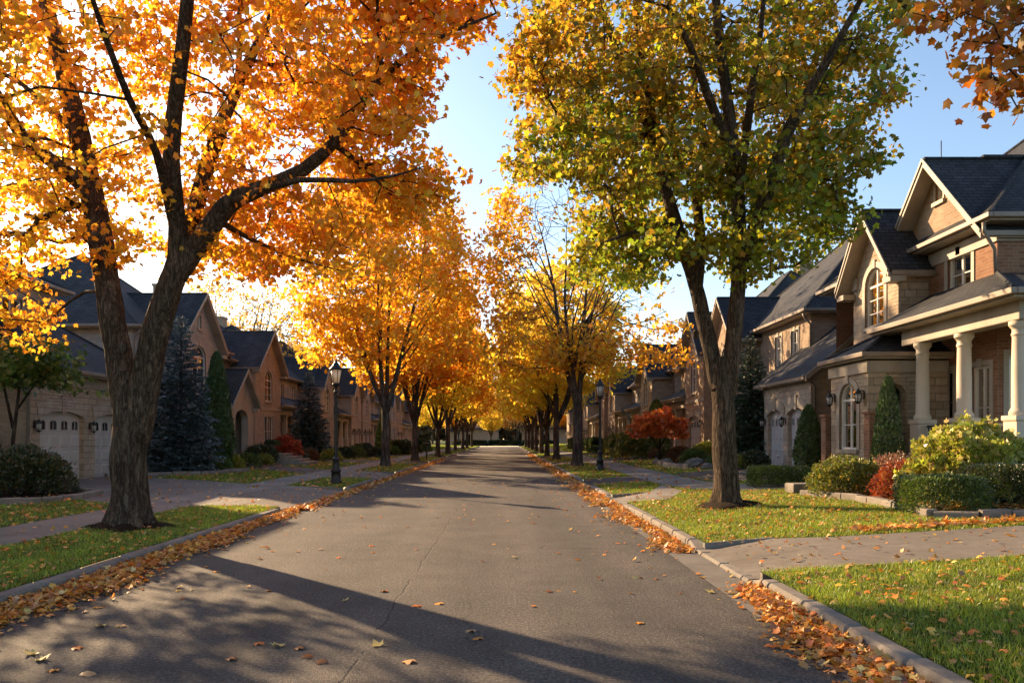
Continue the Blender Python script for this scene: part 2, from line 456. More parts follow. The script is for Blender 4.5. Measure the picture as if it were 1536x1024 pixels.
def leaves(name, pos, size, axis, nrm, col, mat, kind='quad', width=None, curl=1.0):
    T, fs = TEMPL[kind]
    n = len(pos); k = len(T)
    axis = unit(axis); lat = unit(np.cross(axis, nrm)); nn = np.cross(lat, axis)
    size = np.broadcast_to(np.asarray(size, float), (n,)); width = size if width is None else np.broadcast_to(np.asarray(width, float), (n,))
    curl = np.broadcast_to(np.asarray(curl, float), (n,))
    v = (pos[:, None, :] + lat[:, None, :] * (T[None, :, 0:1] * width[:, None, None]) + axis[:, None, :] * (T[None, :, 1:2] * size[:, None, None])
         + nn[:, None, :] * (T[None, :, 2:3] * (size * curl)[:, None, None]))
    fl = np.concatenate([np.array(f) for f in fs]); tot = np.array([len(f) for f in fs])
    fi = (np.arange(n)[:, None] * k + fl[None, :]).ravel()
    st0 = np.concatenate([[0], np.cumsum(tot)[:-1]])
    st = (np.arange(n)[:, None] * len(fl) + st0[None, :]).ravel()
    fc = np.repeat(col, len(fs), axis=0)
    return np_mesh(name, v.reshape(-1, 3), fi, st, mat, fc)

def link(name, me, parent=None, loc=(0, 0, 0)):
    o = bpy.data.objects.new(name, me); C.objects.link(o); o.location = loc
    if parent is not None: o.parent = parent
    return o

# ------------------------------------------------------------------ terrain
KL, KR = -4.83, 2.76                              # kerb faces
def zt(x):
    if x <= KL - .15: return .13 + .02 * min(KL - .15 - x, 9.0)
    if x >= KR + .15: return .13 + .06 * min(x - KR - .15, 7.6)
    return 0.0
def ztn(x):
    x = np.asarray(x, float)
    return np.where(x <= KL - .15, .13 + .02 * np.minimum(KL - .15 - x, 9.0), np.where(x >= KR + .15, .13 + .06 * np.minimum(x - KR - .15, 7.6), 0.0))
BREAKS = [KL - .15 - 9.0, KL - .15, KR + .15, KR + .15 + 7.6]

def patch(name, poly, off, mat, kind='structure'):
    bm = bmesh.new()
    vs = [bm.verts.new((x, y, 0)) for x, y in poly]
    bm.faces.new(vs)
    for bx in BREAKS:
        bmesh.ops.bisect_plane(bm, geom=bm.verts[:] + bm.edges[:] + bm.faces[:], plane_co=(bx, 0, 0), plane_no=(1, 0, 0))
    bmesh.ops.triangulate(bm, faces=bm.faces[:])
    for v in bm.verts: v.co.z = zt(v.co.x) + off
    bmesh.ops.recalc_face_normals(bm, faces=bm.faces[:])
    if bm.faces and sum(f.normal.z for f in bm.faces) < 0: bmesh.ops.reverse_faces(bm, faces=bm.faces[:])
    me = bpy.data.meshes.new(name); bm.to_mesh(me); bm.free()
    me.materials.append(mat)
    o = link(name, me); tag(o, kind=kind)
    return o

def inpoly(x, y, poly):
    x = np.asarray(x); y = np.asarray(y); r = np.zeros(x.shape, bool); n = len(poly)
    for i in range(n):
        x1, y1 = poly[i]; x2, y2 = poly[(i + 1) % n]
        c = (y1 > y) != (y2 > y)
        with np.errstate(divide='ignore', invalid='ignore'):
            xi = (x2 - x1) * (y - y1) / (y2 - y1 if y2 != y1 else 1e-9) + x1
        r ^= c & (x < xi)
    return r

def px2w(px, py, d): return ((px - VPX) / F * d, d, CAMZ + (HORIZ - py) / F * d)

def G(px, py):
    """ground point seen at a photo pixel"""
    x, z = 0.0, 0.0
    for _ in range(60):
        d = F * (CAMZ - z) / (py - HORIZ); x = (px - VPX) / F * d; z = .6 * z + .4 * zt(x)
    return x, d
# ------------------------------------------------------------------ trees
from mathutils import noise as mnoise

def resample(pts, rads, step):
    pts = np.array(pts, float); rads = np.array(rads, float)
    # smooth (Catmull-Rom) then even steps
    P = np.vstack([2 * pts[0] - pts[1], pts, 2 * pts[-1] - pts[-2]]); out = []; ro = []
    for i in range(1, len(P) - 2):
        p0, p1, p2, p3 = P[i - 1], P[i], P[i + 1], P[i + 2]
        m = max(2, int(np.linalg.norm(p2 - p1) / step))
        for t in np.arange(m) / m:
            out.append(0.5 * ((2 * p1) + (-p0 + p2) * t + (2 * p0 - 5 * p1 + 4 * p2 - p3) * t * t + (-p0 + 3 * p1 - 3 * p2 + p3) * t ** 3))
            ro.append(rads[i - 1] * (1 - t) + rads[i] * t)
    out.append(P[-2]); ro.append(rads[-1])
    return np.array(out), np.array(ro)

class Tree:
    def __init__(self, rng, maxn=60000):
        self.P = np.zeros((maxn, 3)); self.par = np.full(maxn, -1); self.minr = np.zeros(maxn); self.pl = np.zeros(maxn)
        self.limb = np.full(maxn, -1); self.n = 0; self.rng = rng; self.nl = 0; self.tips = []; self.tipdir = []
    def add(self, p, par, r=0.0, limb=-1):
        i = self.n; self.P[i] = p; self.par[i] = par; self.minr[i] = r; self.limb[i] = limb
        self.pl[i] = 0 if par < 0 else self.pl[par] + np.linalg.norm(p - self.P[par]) * (0.35 if r > 0 else 1.0)
        self.n += 1; return i
    def limb_add(self, pts, rads, step=0.35):
        q, r = resample(pts, rads, step)
        par = -1
        if self.n: par = int(np.argmin(np.linalg.norm(self.P[:self.n] - q[0], axis=1)))
        for a, b in zip(q, r): par = self.add(a, par, b, self.nl)
        self.nl += 1
    def grow(self, T, seg=0.45, wpl=0.3, minz=0.0, droop=0.0, skip=0):
        T = np.asarray(T); rng = self.rng
        base = self.P[:self.n]
        d0 = np.array([np.min(np.linalg.norm(base - t, axis=1)) for t in T]); order = np.argsort(d0)
        for ti in order:
            t = T[ti]
            v = t - self.P[:self.n]; d = np.linalg.norm(v, axis=1)
            up = v[:, 2] / np.maximum(d, 1e-6)
            cost = d * (1.0 + 0.35 * np.maximum(0, -up - .2)) + wpl * self.pl[:self.n]
            cost[self.P[:self.n, 2] < minz] += 50
            k = int(np.argmin(cost)); D = d[k]
            if D < 0.15: continue
            par = k; pd = self.P[k] - self.P[self.par[k]] if self.par[k] >= 0 else np.array([0, 0, 1.0])
            pd = pd / max(np.linalg.norm(pd), 1e-6)
            m = max(1, int(D / seg)); p0 = self.P[k].copy()
            ctrl = p0 + (t - p0) * 0.5 + (pd * 0.45 + np.array([0, 0, 0.15])) * D * 0.4
            for j in range(1, m + 1):
                s = j / m
                q = (1 - s) ** 2 * p0 + 2 * s * (1 - s) * ctrl + s * s * t
                if j < m: q = q + rng.normal(0, 0.03 * min(D, 1.5), 3)
                par = self.add(q, par)
            self.tips.append(par)
    def radii(self, rt=0.008, e=0.5, cap=0.09):
        n = self.n; cnt = np.zeros(n); haschild = np.zeros(n, bool)
        haschild[self.par[:n][self.par[:n] >= 0]] = True
        cnt[~haschild] = 1
        for i in range(n - 1, 0, -1):
            p = self.par[i]
            if p >= 0: cnt[p] += cnt[i]
        self.cnt = cnt
        r = np.minimum(rt * cnt ** e, cap)
        self.r = np.where(self.minr[:n] > 0, self.minr[:n], r)
        for i in range(n):
            p = self.par[i]
            if p >= 0 and self.limb[i] < 0: self.r[i] = min(self.r[i], self.r[p] * .92)
    def chains(self):
        n = self.n; ch = [[] for _ in range(n)]
        for i in range(1, n):
            if self.par[i] >= 0: ch[self.par[i]].append(i)
        stack = [(0, -1)]; out = []
        while stack:
            i, pre = stack.pop(); c = [pre, i] if pre >= 0 else [i]
            while ch[i]:
                same = [k for k in ch[i] if self.limb[k] == self.limb[i] and self.limb[i] >= 0]
                if same: nx = same[0]
                elif self.limb[i] >= 0: nx = None
                else: nx = max(ch[i], key=lambda k: self.cnt[k])
                for k in ch[i]:
                    if k != nx: stack.append((k, i))
                if nx is None: break
                c.append(nx); i = nx
            if len(c) > 1: out.append(c)
        return out
    def trunk_mesh(self, name, mat, flare=0.5, minr=0.0, sides=22, ridge=0.05, seed=0.0, nroot=5):
        V = []; Fi = []; St = []; nv = 0; nf = 0
        for c in self.chains():
            c = [i for i in c]
            P = self.P[c]; R = self.r[c].copy()
            if len(c) > 1 and self.limb[c[0]] != self.limb[c[1]]: R[0] = min(R[0], R[1] * 1.25)
            if R.max() < minr: continue
            rm = R.max(); k = sides if rm > .14 else 10 if rm > .07 else 6 if rm > .03 else 4 if rm > .012 else 3
            big = rm > .14
            if big:   # finer rings for bark relief
                t = np.arange(len(P)); tt = np.linspace(0, len(P) - 1, (len(P) - 1) * 3 + 1)
                P = np.stack([np.interp(tt, t, P[:, a]) for a in range(3)], 1); R = np.interp(tt, t, R)
            T = np.gradient(P, axis=0); T = unit(T)
            a = np.cross(T[0], [0.21, 0.97, 0.1]); a /= np.linalg.norm(a)
            rings = []
            for i in range(len(P)):
                a = a - T[i] * np.dot(a, T[i]); a /= np.linalg.norm(a); b = np.cross(T[i], a)
                th = 2 * np.pi * np.arange(k) / k
                rr = np.full(k, R[i])
                if big:
                    z = P[i, 2]
                    if c[0] == 0 and flare > 0:
                        rr *= 1 + flare * math.exp(-max(z, 0) / 0.22) * (.75 + .45 * np.cos(nroot * th + 1.3 + seed) + .2 * np.cos(3 * th + seed)) + .10 * math.exp(-max(z, 0) / 1.0) * np.cos(nroot * th + 1.3 + seed)
                    for j in range(k):
                        q = P[i] + (a * math.cos(th[j]) + b * math.sin(th[j])) * R[i]
                        w = mnoise.noise((q[0] * 11 + seed, q[1] * 11, q[2] * 2.2)) * ridge + mnoise.noise((q[0] * 3 + seed, q[1] * 3, q[2] * 1.2)) * ridge * 1.4
                        rr[j] *= 1 + w
                rings.append(P[i] + (np.cos(th)[:, None] * a + np.sin(th)[:, None] * b) * rr[:, None])
            m = len(P); V.append(np.concatenate(rings))
            I, J = np.meshgrid(np.arange(m - 1), np.arange(k), indexing='ij'); K = (J + 1) % k
            q = np.stack([I * k + J, I * k + K, (I + 1) * k + K, (I + 1) * k + J], -1).reshape(-1, 4) + nv
            Fi.append(q.ravel()); St.append(np.arange(len(q)) * 4 + nf); nf += len(q) * 4; nv += m * k
        return np_mesh(name, np.concatenate(V), np.concatenate(Fi), np.concatenate(St), mat, smooth=True)

def ell_pts(rng, lobes, n, shell=0.5, keep=None, gap=None):
    """random points in a union of ellipsoids (cx,cy,cz,rx,ry,rz[,weight])"""
    w = np.array([l[6] if len(l) > 6 else l[3] * l[4] * l[5] for l in lobes]); w = w / w.sum(); out = []
    while sum(len(o) for o in out) < n:
        k = rng.choice(len(lobes), n * 2, p=w); d = unit(rng.normal(size=(n * 2, 3)))
        r = rng.random(n * 2) ** np.where(rng.random(n * 2) < shell, 0.15, 0.4)
        A = np.array([l[:6] for l in lobes])[k]
        p = A[:, :3] + d * r[:, None] * A[:, 3:6]
        if keep is not None: p = p[keep(p)]
        if gap is not None:       # open gaps and lobes through the crown
            f = np.array([mnoise.noise((q[0] * gap[0] + gap[2], q[1] * gap[0], q[2] * gap[0] * 1.3)) for q in p]); p = p[f > gap[1]]
        out.append(p)
    return np.concatenate(out)[:n]

def spray(rng, tips, par, per, spread, flat=0.55, back=0.5):
    """leaf stem positions scattered round twig ends and a little back along them"""
    k = np.repeat(np.arange(len(tips)), per); t = rng.random(len(k))[:, None] ** 1.4 * back
    base = tips[k] * (1 - t) + par[k] * t
    return base + rng.normal(size=(len(k), 3)) * np.array([spread, spread, spread * flat])

def droop_axes(rng, n, down=0.75, out=None):
    ax = rng.normal(size=(n, 3)) * np.array([1, 1, .55]); ax = unit(ax); ax[:, 2] -= down
    nr = rng.normal(size=(n, 3)); nr[:, 2] += .35
    return unit(ax), unit(nr)

def jitter_col(rng, base, amt=0.18, hue=0.12):
    n = len(base); v = 1 + rng.normal(0, amt, (n, 1)); h = rng.normal(0, hue, (n, 1))
    c = base * v; c[:, 1:2] *= 1 + h; return np.clip(c, 0.004, .92)

def pal(rng, n, cols, w):
    k = rng.choice(len(cols), n, p=np.array(w) / sum(w)); return np.array(cols)[k]

def clump_noise(p, s, off=0.0):
    return np.array([mnoise.noise((a[0] * s + off, a[1] * s, a[2] * s)) for a in p])

ORANGE, DEEP, AMBER, YELLOW = (.95, .45, .03), (.94, .345, .022), (.96, .55, .04), (.96, .68, .07)
GREEN, LIME, OLIVE = (.125, .20, .018), (.37, .43, .028), (.34, .255, .02)

# big maple by the left kerb: limbs follow the photograph's stems at the trunk's real distance
def tree_left():
    rng = np.random.default_rng(11); D = 12.9
    bx, by = -6.32, 12.9; bz = zt(bx) - .03; base = np.array([bx, by, bz])
    sh = 184 - (VPX + bx / D * F)
    def W(px, py, dd=0.0):
        return np.array(px2w(px - sh, py, D + dd)) - base
    t = Tree(rng)
    t.limb_add([(0, 0, -.12), (0, 0, .15), W(185, 740), W(183, 690), W(186, 645), W(182, 600), W(176, 560, .05)], [.32, .305, .285, .275, .285, .25, .19])
    t.limb_add([W(180, 625), W(170, 545, .15), W(155, 450, .3), W(140, 350, .6), W(126, 280, .8), W(104, 180, 1.0), W(82, 90, 1.3), W(60, 10, 1.6), W(40, -90, 2.0), W(10, -200, 2.5)], [.22, .215, .205, .20, .19, .175, .15, .12, .09, .05])
    t.limb_add([W(195, 655), W(207, 580, -.1), W(222, 505, -.2), W(243, 435, -.3), W(259, 390, -.3), W(256, 330, -.5), W(247, 240, -.9), W(254, 150, -1.2), W(266, 60, -1.5), W(275, -40, -1.8), W(290, -160, -2.2)], [.23, .235, .225, .205, .175, .135, .125, .115, .10, .08, .04])
    t.limb_add([W(255, 410, -.3), W(285, 370, -.4), W(318, 325, -.5), W(345, 298, -.6), W(395, 278, -.7), W(445, 255, -.8), W(490, 215, -.9), W(530, 160, -1.0), W(570, 110, -1.1), W(640, 62, -1.2), W(735, 20, -1.2)], [.20, .17, .155, .145, .12, .105, .085, .07, .055, .035, .015])
    t.limb_add([W(262, 398, -.3), W(276, 345, .1), W(290, 285, .4), W(312, 215, .8), W(338, 150, 1.1), W(365, 90, 1.4), W(400, 20, 1.7), W(440, -80, 2.1)], [.17, .14, .13, .12, .105, .09, .07, .03])
    t.limb_add([W(122, 285, .8), W(95, 262, .6), W(60, 235, .3), W(25, 205, 0), W(-10, 150, -.4), W(-60, 60, -.9), W(-110, -60, -1.4)], [.14, .12, .115, .105, .09, .065, .03])
    t.limb_add([W(340, 303, -.6), W(375, 290, -1.4), W(440, 270, -2.0), W(520, 272, -2.4), W(580, 264, -2.7), W(625, 250, -2.9)], [.075, .052, .04, .028, .018, .008])
    t.limb_add([W(318, 330, -.5), W(350, 350, .2), W(395, 372, .9), W(450, 392, 1.4), W(510, 408, 1.8)], [.06, .045, .035, .022, .012])
    t.limb_add([W(108, 195, 1.0), W(70, 170, 1.8), W(25, 128, 2.6), W(-40, 90, 3.4)], [.09, .06, .045, .02])
    t.limb_add([W(250, 330, -.5), W(225, 230, -1.4), W(185, 150, -2.4), W(150, 60, -3.2), W(110, -60, -4)], [.09, .06, .05, .04, .02])
    t.limb_add([W(290, 300, .4), W(305, 260, 1.8), W(330, 190, 3.2), W(350, 100, 4.4)], [.08, .06, .045, .02])
    t.limb_add([W(345, 140, 1.1), W(350, 70, 1.2), W(348, -20, 1.3), W(345, -90, 1.4)], [.06, .05, .04, .02])
    lo = [(0.2, 0.3, 8.3, 6.0, 5.6, 3.9), (3.4, -.6, 7.0, 3.2, 3.6, 2.4), (-4.6, -.3, 5.6, 2.8, 3.6, 2.3), (2.9, .8, 4.9, 2.7, 3.0, 1.25), (4.0, .2, 9.0, 2.5, 3.0, 2.2),
          (-5.2, -3.6, 3.9, 1.0, 1.0, 1.3, 5.0), (-3.2, 2.6, 4.6, 2.2, 2.0, 1.3), (5.0, 0, 5.9, 1.3, 1.6, .8, 7), (5.2, -.3, 7.7, 1.0, 1.5, .7, 5), (5.6, -.4, 9.4, 1.6, 2.2, 1.3, 10)]
    def keep(p):
        x = p[:, 0] + bx; d = p[:, 1] + by; z = p[:, 2] + bz
        px = VPX + x / d * F; py = HORIZ - (z - CAMZ) / d * F
        ok = d > 7.2
        # the crown's own underside: open round the forked stems, stopping short of the road's middle
        ok &= ~((px > 95) & (px < 330) & (py > 395 + 30 * np.sin(px * .05)))
        ok &= ~((px > 560) & (py > 335)); ok &= px < np.where(py < 60, 735, 672 + 34 * np.sin(py * .05 + 1))
        ok &= ~((px > 330) & (py > 425)); ok &= ~((px < 95) & (py > 560))
        ok &= ~((px > 640) & (py > 100) & (py < 215))
        ok &= ~((p[:, 1] < -.6) & (px > 40) & (px < 470) & (rng.random(len(p)) < .8))   # few twigs on the street side of the stems
        return ok
    T = ell_pts(rng, lo, 3000, .45, keep, (.75, .0, 3.3))
    t.grow(T, .4, .25, minz=3.4)
    t.radii(.0065, .5, .06)
    tips = t.P[t.tips]; par = t.P[t.par[t.tips]]
    lp = spray(rng, tips, par, 19, .17, .55, 1.0)
    n = len(lp); ax, nr = droop_axes(rng, n, .7)
    cn = clump_noise(tips, .45, 3.0)
    cn = np.repeat(cn, 19)
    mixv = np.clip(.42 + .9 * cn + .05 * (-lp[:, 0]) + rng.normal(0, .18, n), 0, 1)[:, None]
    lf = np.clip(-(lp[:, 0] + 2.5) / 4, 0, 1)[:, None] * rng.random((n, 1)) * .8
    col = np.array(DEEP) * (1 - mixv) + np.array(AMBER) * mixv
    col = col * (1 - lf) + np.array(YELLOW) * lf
    col = jitter_col(rng, col, .16, .14)
    root = empty('maple_tree', tuple(base), 'big forked orange maple spreading over the road from the verge beside the near driveway', 'tree')
    tm = t.trunk_mesh('trunk', M['bark'], .5, 0, 26, .07, 2.0, 6)
    for (px, py, dd, r) in ((150, 462, .25, .09), (236, 430, -.4, .08), (176, 520, -.25, .07), (196, 545, -.35, .06)):   # stubs of old limbs
        p = W(px, py, dd); b = MB(); b.lathe(p[0], p[1], [(r * .6, p[2] - .12), (r, p[2] - .05), (r * 1.05, p[2] + .03), (r * .55, p[2] + .1)], 9); b.build('knot', M['bark'], root)
    link('trunk', tm, root)
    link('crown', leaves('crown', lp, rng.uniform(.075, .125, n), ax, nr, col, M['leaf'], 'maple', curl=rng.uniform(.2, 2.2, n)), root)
    return root

def tree_right():
    rng = np.random.default_rng(23); D = 16.0
    bx, by = 4.64, 16.0; bz = zt(bx) - .02; base = np.array([bx, by, bz])
    sh = 1090 - (VPX + bx / D * F)
    def W(px, py, dd=0.0): return np.array(px2w(px - sh, py, D + dd)) - base
    t = Tree(rng)
    t.limb_add([(0, 0, -.1), (0, 0, .15), W(1089, 710), W(1086, 660), W(1084, 610), W(1083, 575), W(1080, 535)], [.265, .255, .24, .23, .225, .23, .175])
    t.limb_add([W(1076, 580), W(1066, 530, .1), W(1053, 470, .2), W(1040, 415, .3), W(1018, 350, .4), W(1000, 290, .5), W(985, 230, .6), W(965, 170, .7), W(945, 120, .8), W(915, 50, .9), W(880, -40, 1.0), W(850, -120, 1.1)], [.17, .165, .155, .148, .135, .122, .112, .1, .085, .068, .05, .03])
    t.limb_add([W(1093, 585), W(1098, 530, -.1), W(1104, 460, -.2), W(1109, 400, -.3), W(1108, 330, -.4), W(1103, 250, -.5), W(1094, 180, -.6), W(1084, 100, -.7), W(1075, 20, -.8), W(1070, -80, -.9), W(1066, -180, -1)], [.17, .168, .16, .152, .143, .13, .12, .105, .088, .068, .03])
    t.limb_add([W(1108, 400, -.3), W(1130, 350, -.6), W(1150, 290, -.9), W(1172, 220, -1.2), W(1200, 160, -1.5), W(1235, 100, -1.8), W(1280, 20, -2.1), W(1320, -60, -2.4)], [.16, .15, .135, .12, .10, .08, .055, .025])
    t.limb_add([W(1045, 430, .3), W(1050, 360, 1.0), W(1045, 290, 1.6), W(1055, 210, 2.2), W(1040, 120, 2.8), W(1045, 20, 3.2), W(1050, -90, 3.6)], [.13, .12, .11, .1, .08, .06, .03])
    t.limb_add([W(985, 235, .6), W(975, 160, .2), W(962, 90, -.2), W(955, 20, -.6), W(940, -70, -1)], [.09, .08, .065, .05, .02])
    t.limb_add([W(960, 205, .6), W(915, 195, -.3), W(870, 196, -.9), W(830, 205, -1.4)], [.065, .05, .035, .015])
    t.limb_add([W(1105, 290, -.4), W(1118, 210, -1.2), W(1128, 130, -1.9), W(1140, 50, -2.5), W(1150, -60, -3)], [.1, .085, .07, .05, .02])
    t.limb_add([W(1100, 240, -.5), W(1060, 140, -1.3), W(1035, 70, -2.0), W(1000, 10, -2.6)], [.1, .085, .06, .03])
    t.limb_add([W(1010, 330, .4), W(960, 345, -.4), W(915, 360, -1.2), W(880, 375, -1.8)], [.055, .04, .028, .012])
    t.limb_add([W(1150, 290, -.9), W(1200, 285, -1.0), W(1255, 300, -1.1), W(1300, 320, -1.2)], [.05, .04, .028, .012])
    lo = [(0.0, 0, 9.6, 4.9, 4.9, 4.9), (-2.5, -.6, 6.6, 2.4, 3.0, 2.4), (-1.9, -1.2, 4.85, 1.7, 2.0, 1.2), (1.7, -.6, 5.9, 2.3, 2.8, 2.0), (-2.6, 0, 8.0, 2.7, 3.2, 2.6), (2.6, 0, 9.0, 2.7, 3.4, 3.0), (1.0, 0, 4.6, 1.6, 1.8, .9, 4)]
    def keep(p):
        x = p[:, 0] + bx; d = p[:, 1] + by; z = p[:, 2] + bz
        px = VPX + x / d * F; py = HORIZ - (z - CAMZ) / d * F
        ok = (px > 768 + 18 * np.sin(py * .045)) & (px < 1372 - np.maximum(0, py - 40) * .33 + 22 * np.sin(py * .06))
        ok &= ~((px > 985) & (px < 1090) & (py > 385)); ok &= ~((px >= 1090) & (py > 420 - np.maximum(0, px - 1150) * .5)); ok &= ~((px < 985) & (py > 425))
        ok &= ~((p[:, 1] < -.8) & (px > 900) & (px < 1290) & (py < 400) & (rng.random(len(p)) < .7))
        ok &= ~((px < 865) & (py > 265)); ok &= ~((px < 800) & (py > 150) & (py < 185))
        return ok
    T = ell_pts(rng, lo, 3100, .5, keep, (.75, -.03, 8.3))
    t.grow(T, .42, .25, minz=3.4)
    t.radii(.0065, .5, .055)
    tips = t.P[t.tips]; par = t.P[t.par[t.tips]]
    per = 17
    lp = spray(rng, tips, par, per, .18, .55, .95)
    n = len(lp); ax, nr = droop_axes(rng, n, .7)
    cn = np.repeat(clump_noise(tips, .5, 9.0), per)
    h = np.clip((lp[:, 2] - 4.0) / 5.0, 0, 1)              # leaves turn from the top and the outside inwards
    lft = np.clip((-lp[:, 0]) / 5, 0, 1)
    turn = np.clip(-.18 + .58 * h + .2 * lft + 1.0 * cn + rng.normal(0, .16, n), 0, 1)[:, None]
    g = pal(rng, n, [GREEN, LIME, OLIVE], [.5, .22, .28])
    low = np.clip(1.1 - h * 2, 0, 1)[:, None]
    g = g * (1 - low * .55) + np.array(LIME) * low * .55
    o = pal(rng, n, [OLIVE, AMBER, ORANGE, (.50, .24, .02)], [.36, .12, .17, .35])
    col = jitter_col(rng, g * (1 - turn) + o * turn, .18, .1)
    root = empty('maple_tree', tuple(base), 'two stemmed maple with half green half orange leaves on the lawn by the stone house', 'tree')
    link('trunk', t.trunk_mesh('trunk', M['bark'], .5, 0, 24, .07, 5.0, 5), root)
    for (px, py, dd, r) in ((1043, 500, .05, .07), (1046, 462, 0, .05)):
        p = W(px, py, dd); b = MB(); b.lathe(p[0], p[1], [(r * .6, p[2] - .1), (r, p[2] - .05), (r, p[2] + .03), (r * .5, p[2] + .08)], 8); b.build('knot', M['bark'], root)
    link('crown', leaves('crown', lp, rng.uniform(.082, .138, n), ax, nr, col, M['leaf'], 'maple', curl=rng.uniform(.2, 2.2, n)), root)
    return root

def tree_overhang():
    """maple outside the frame on the right whose branch hangs into the corner"""
    rng = np.random.default_rng(5)
    bx, by = 9.6, 6.8; bz = zt(bx); base = np.array([bx, by, bz])
    def W(px, py, d): return np.array(px2w(px, py, d)) - base
    t = Tree(rng)
    t.limb_add([(0, 0, -.1), (0, 0, 1.2), (.05, 0, 2.4), (0, .05, 3.6), (-.1, .1, 5), (-.2, .2, 7), (-.2, .2, 9)], [.3, .26, .24, .22, .17, .12, .05])
    t.limb_add([(0, .05, 3.6), (-.9, .7, 4.7), W(1750, -60, 8.3), W(1640, -70, 8.6), W(1540, -60, 8.8), W(1440, -40, 9.0)], [.12, .1, .07, .05, .035, .015])
    t.limb_add([W(1640, -70, 8.6), W(1580, 20, 8.4), W(1530, 80, 8.3), W(1495, 120, 8.2)], [.04, .03, .02, .01])
    t.limb_add([(0, 0, 4), (1.2, -.6, 5.4), (2.4, -1.4, 7)], [.12, .08, .03])
    t.limb_add([(0, 0, 4.5), (.6, 1.4, 6), (.9, 2.4, 7.6)], [.12, .08, .03])
    A = []
    for (a, b, c, d, r) in [(1400, 20, 8.9, 30, 12), (1450, 20, 8.8, 40, 30), (1510, 20, 8.6, 40, 40), (1490, 70, 8.4, 35, 30), (1530, 100, 8.3, 30, 40), (1475, 115, 8.2, 22, 25), (1500, 140, 8.2, 20, 22), (1570, 40, 8.5, 60, 60), (1470, 20, 8.8, 60, 12), (1600, 120, 8.2, 60, 70)]:
        m = 15 if a < 1560 else 20
        for _ in range(m): A.append(W(a + rng.normal(0, d * .6), b + rng.normal(0, r * .6), c + rng.normal(0, .25)))
    t.grow(np.array(A), .25, .3, minz=3)
    near = len(t.tips)
    T = ell_pts(rng, [(.8, .2, 7.5, 3.2, 3.2, 2.6)], 260, .5, lambda p: (VPX + (p[:, 0] + bx) / (p[:, 1] + by) * F) > 1640)
    t.grow(T, .5, .3, minz=3)
    t.radii(.006, .5, .05)
    tips = t.P[t.tips]; par = t.P[t.par[t.tips]]
    lp = spray(rng, tips, par, 7, .13, .7, .8)
    n = len(lp); ax, nr = droop_axes(rng, n, 1.0)
    col = jitter_col(rng, pal(rng, n, [(.50, .17, .015), (.62, .25, .02), (.36, .20, .02), (.42, .12, .012)], [.4, .25, .2, .15]), .15, .1)
    root = empty('maple_tree', tuple(base), 'maple mostly out of view whose rusty orange branch hangs above the stone house roof', 'tree')
    link('trunk', t.trunk_mesh('trunk', M['bark'], .5, 0, 18, .05, 8.0), root)
    link('crown', leaves('crown', lp, rng.uniform(.085, .13, n), ax, nr, col, M['leaf'], 'maple', curl=rng.uniform(.2, 1.8, n)), root)

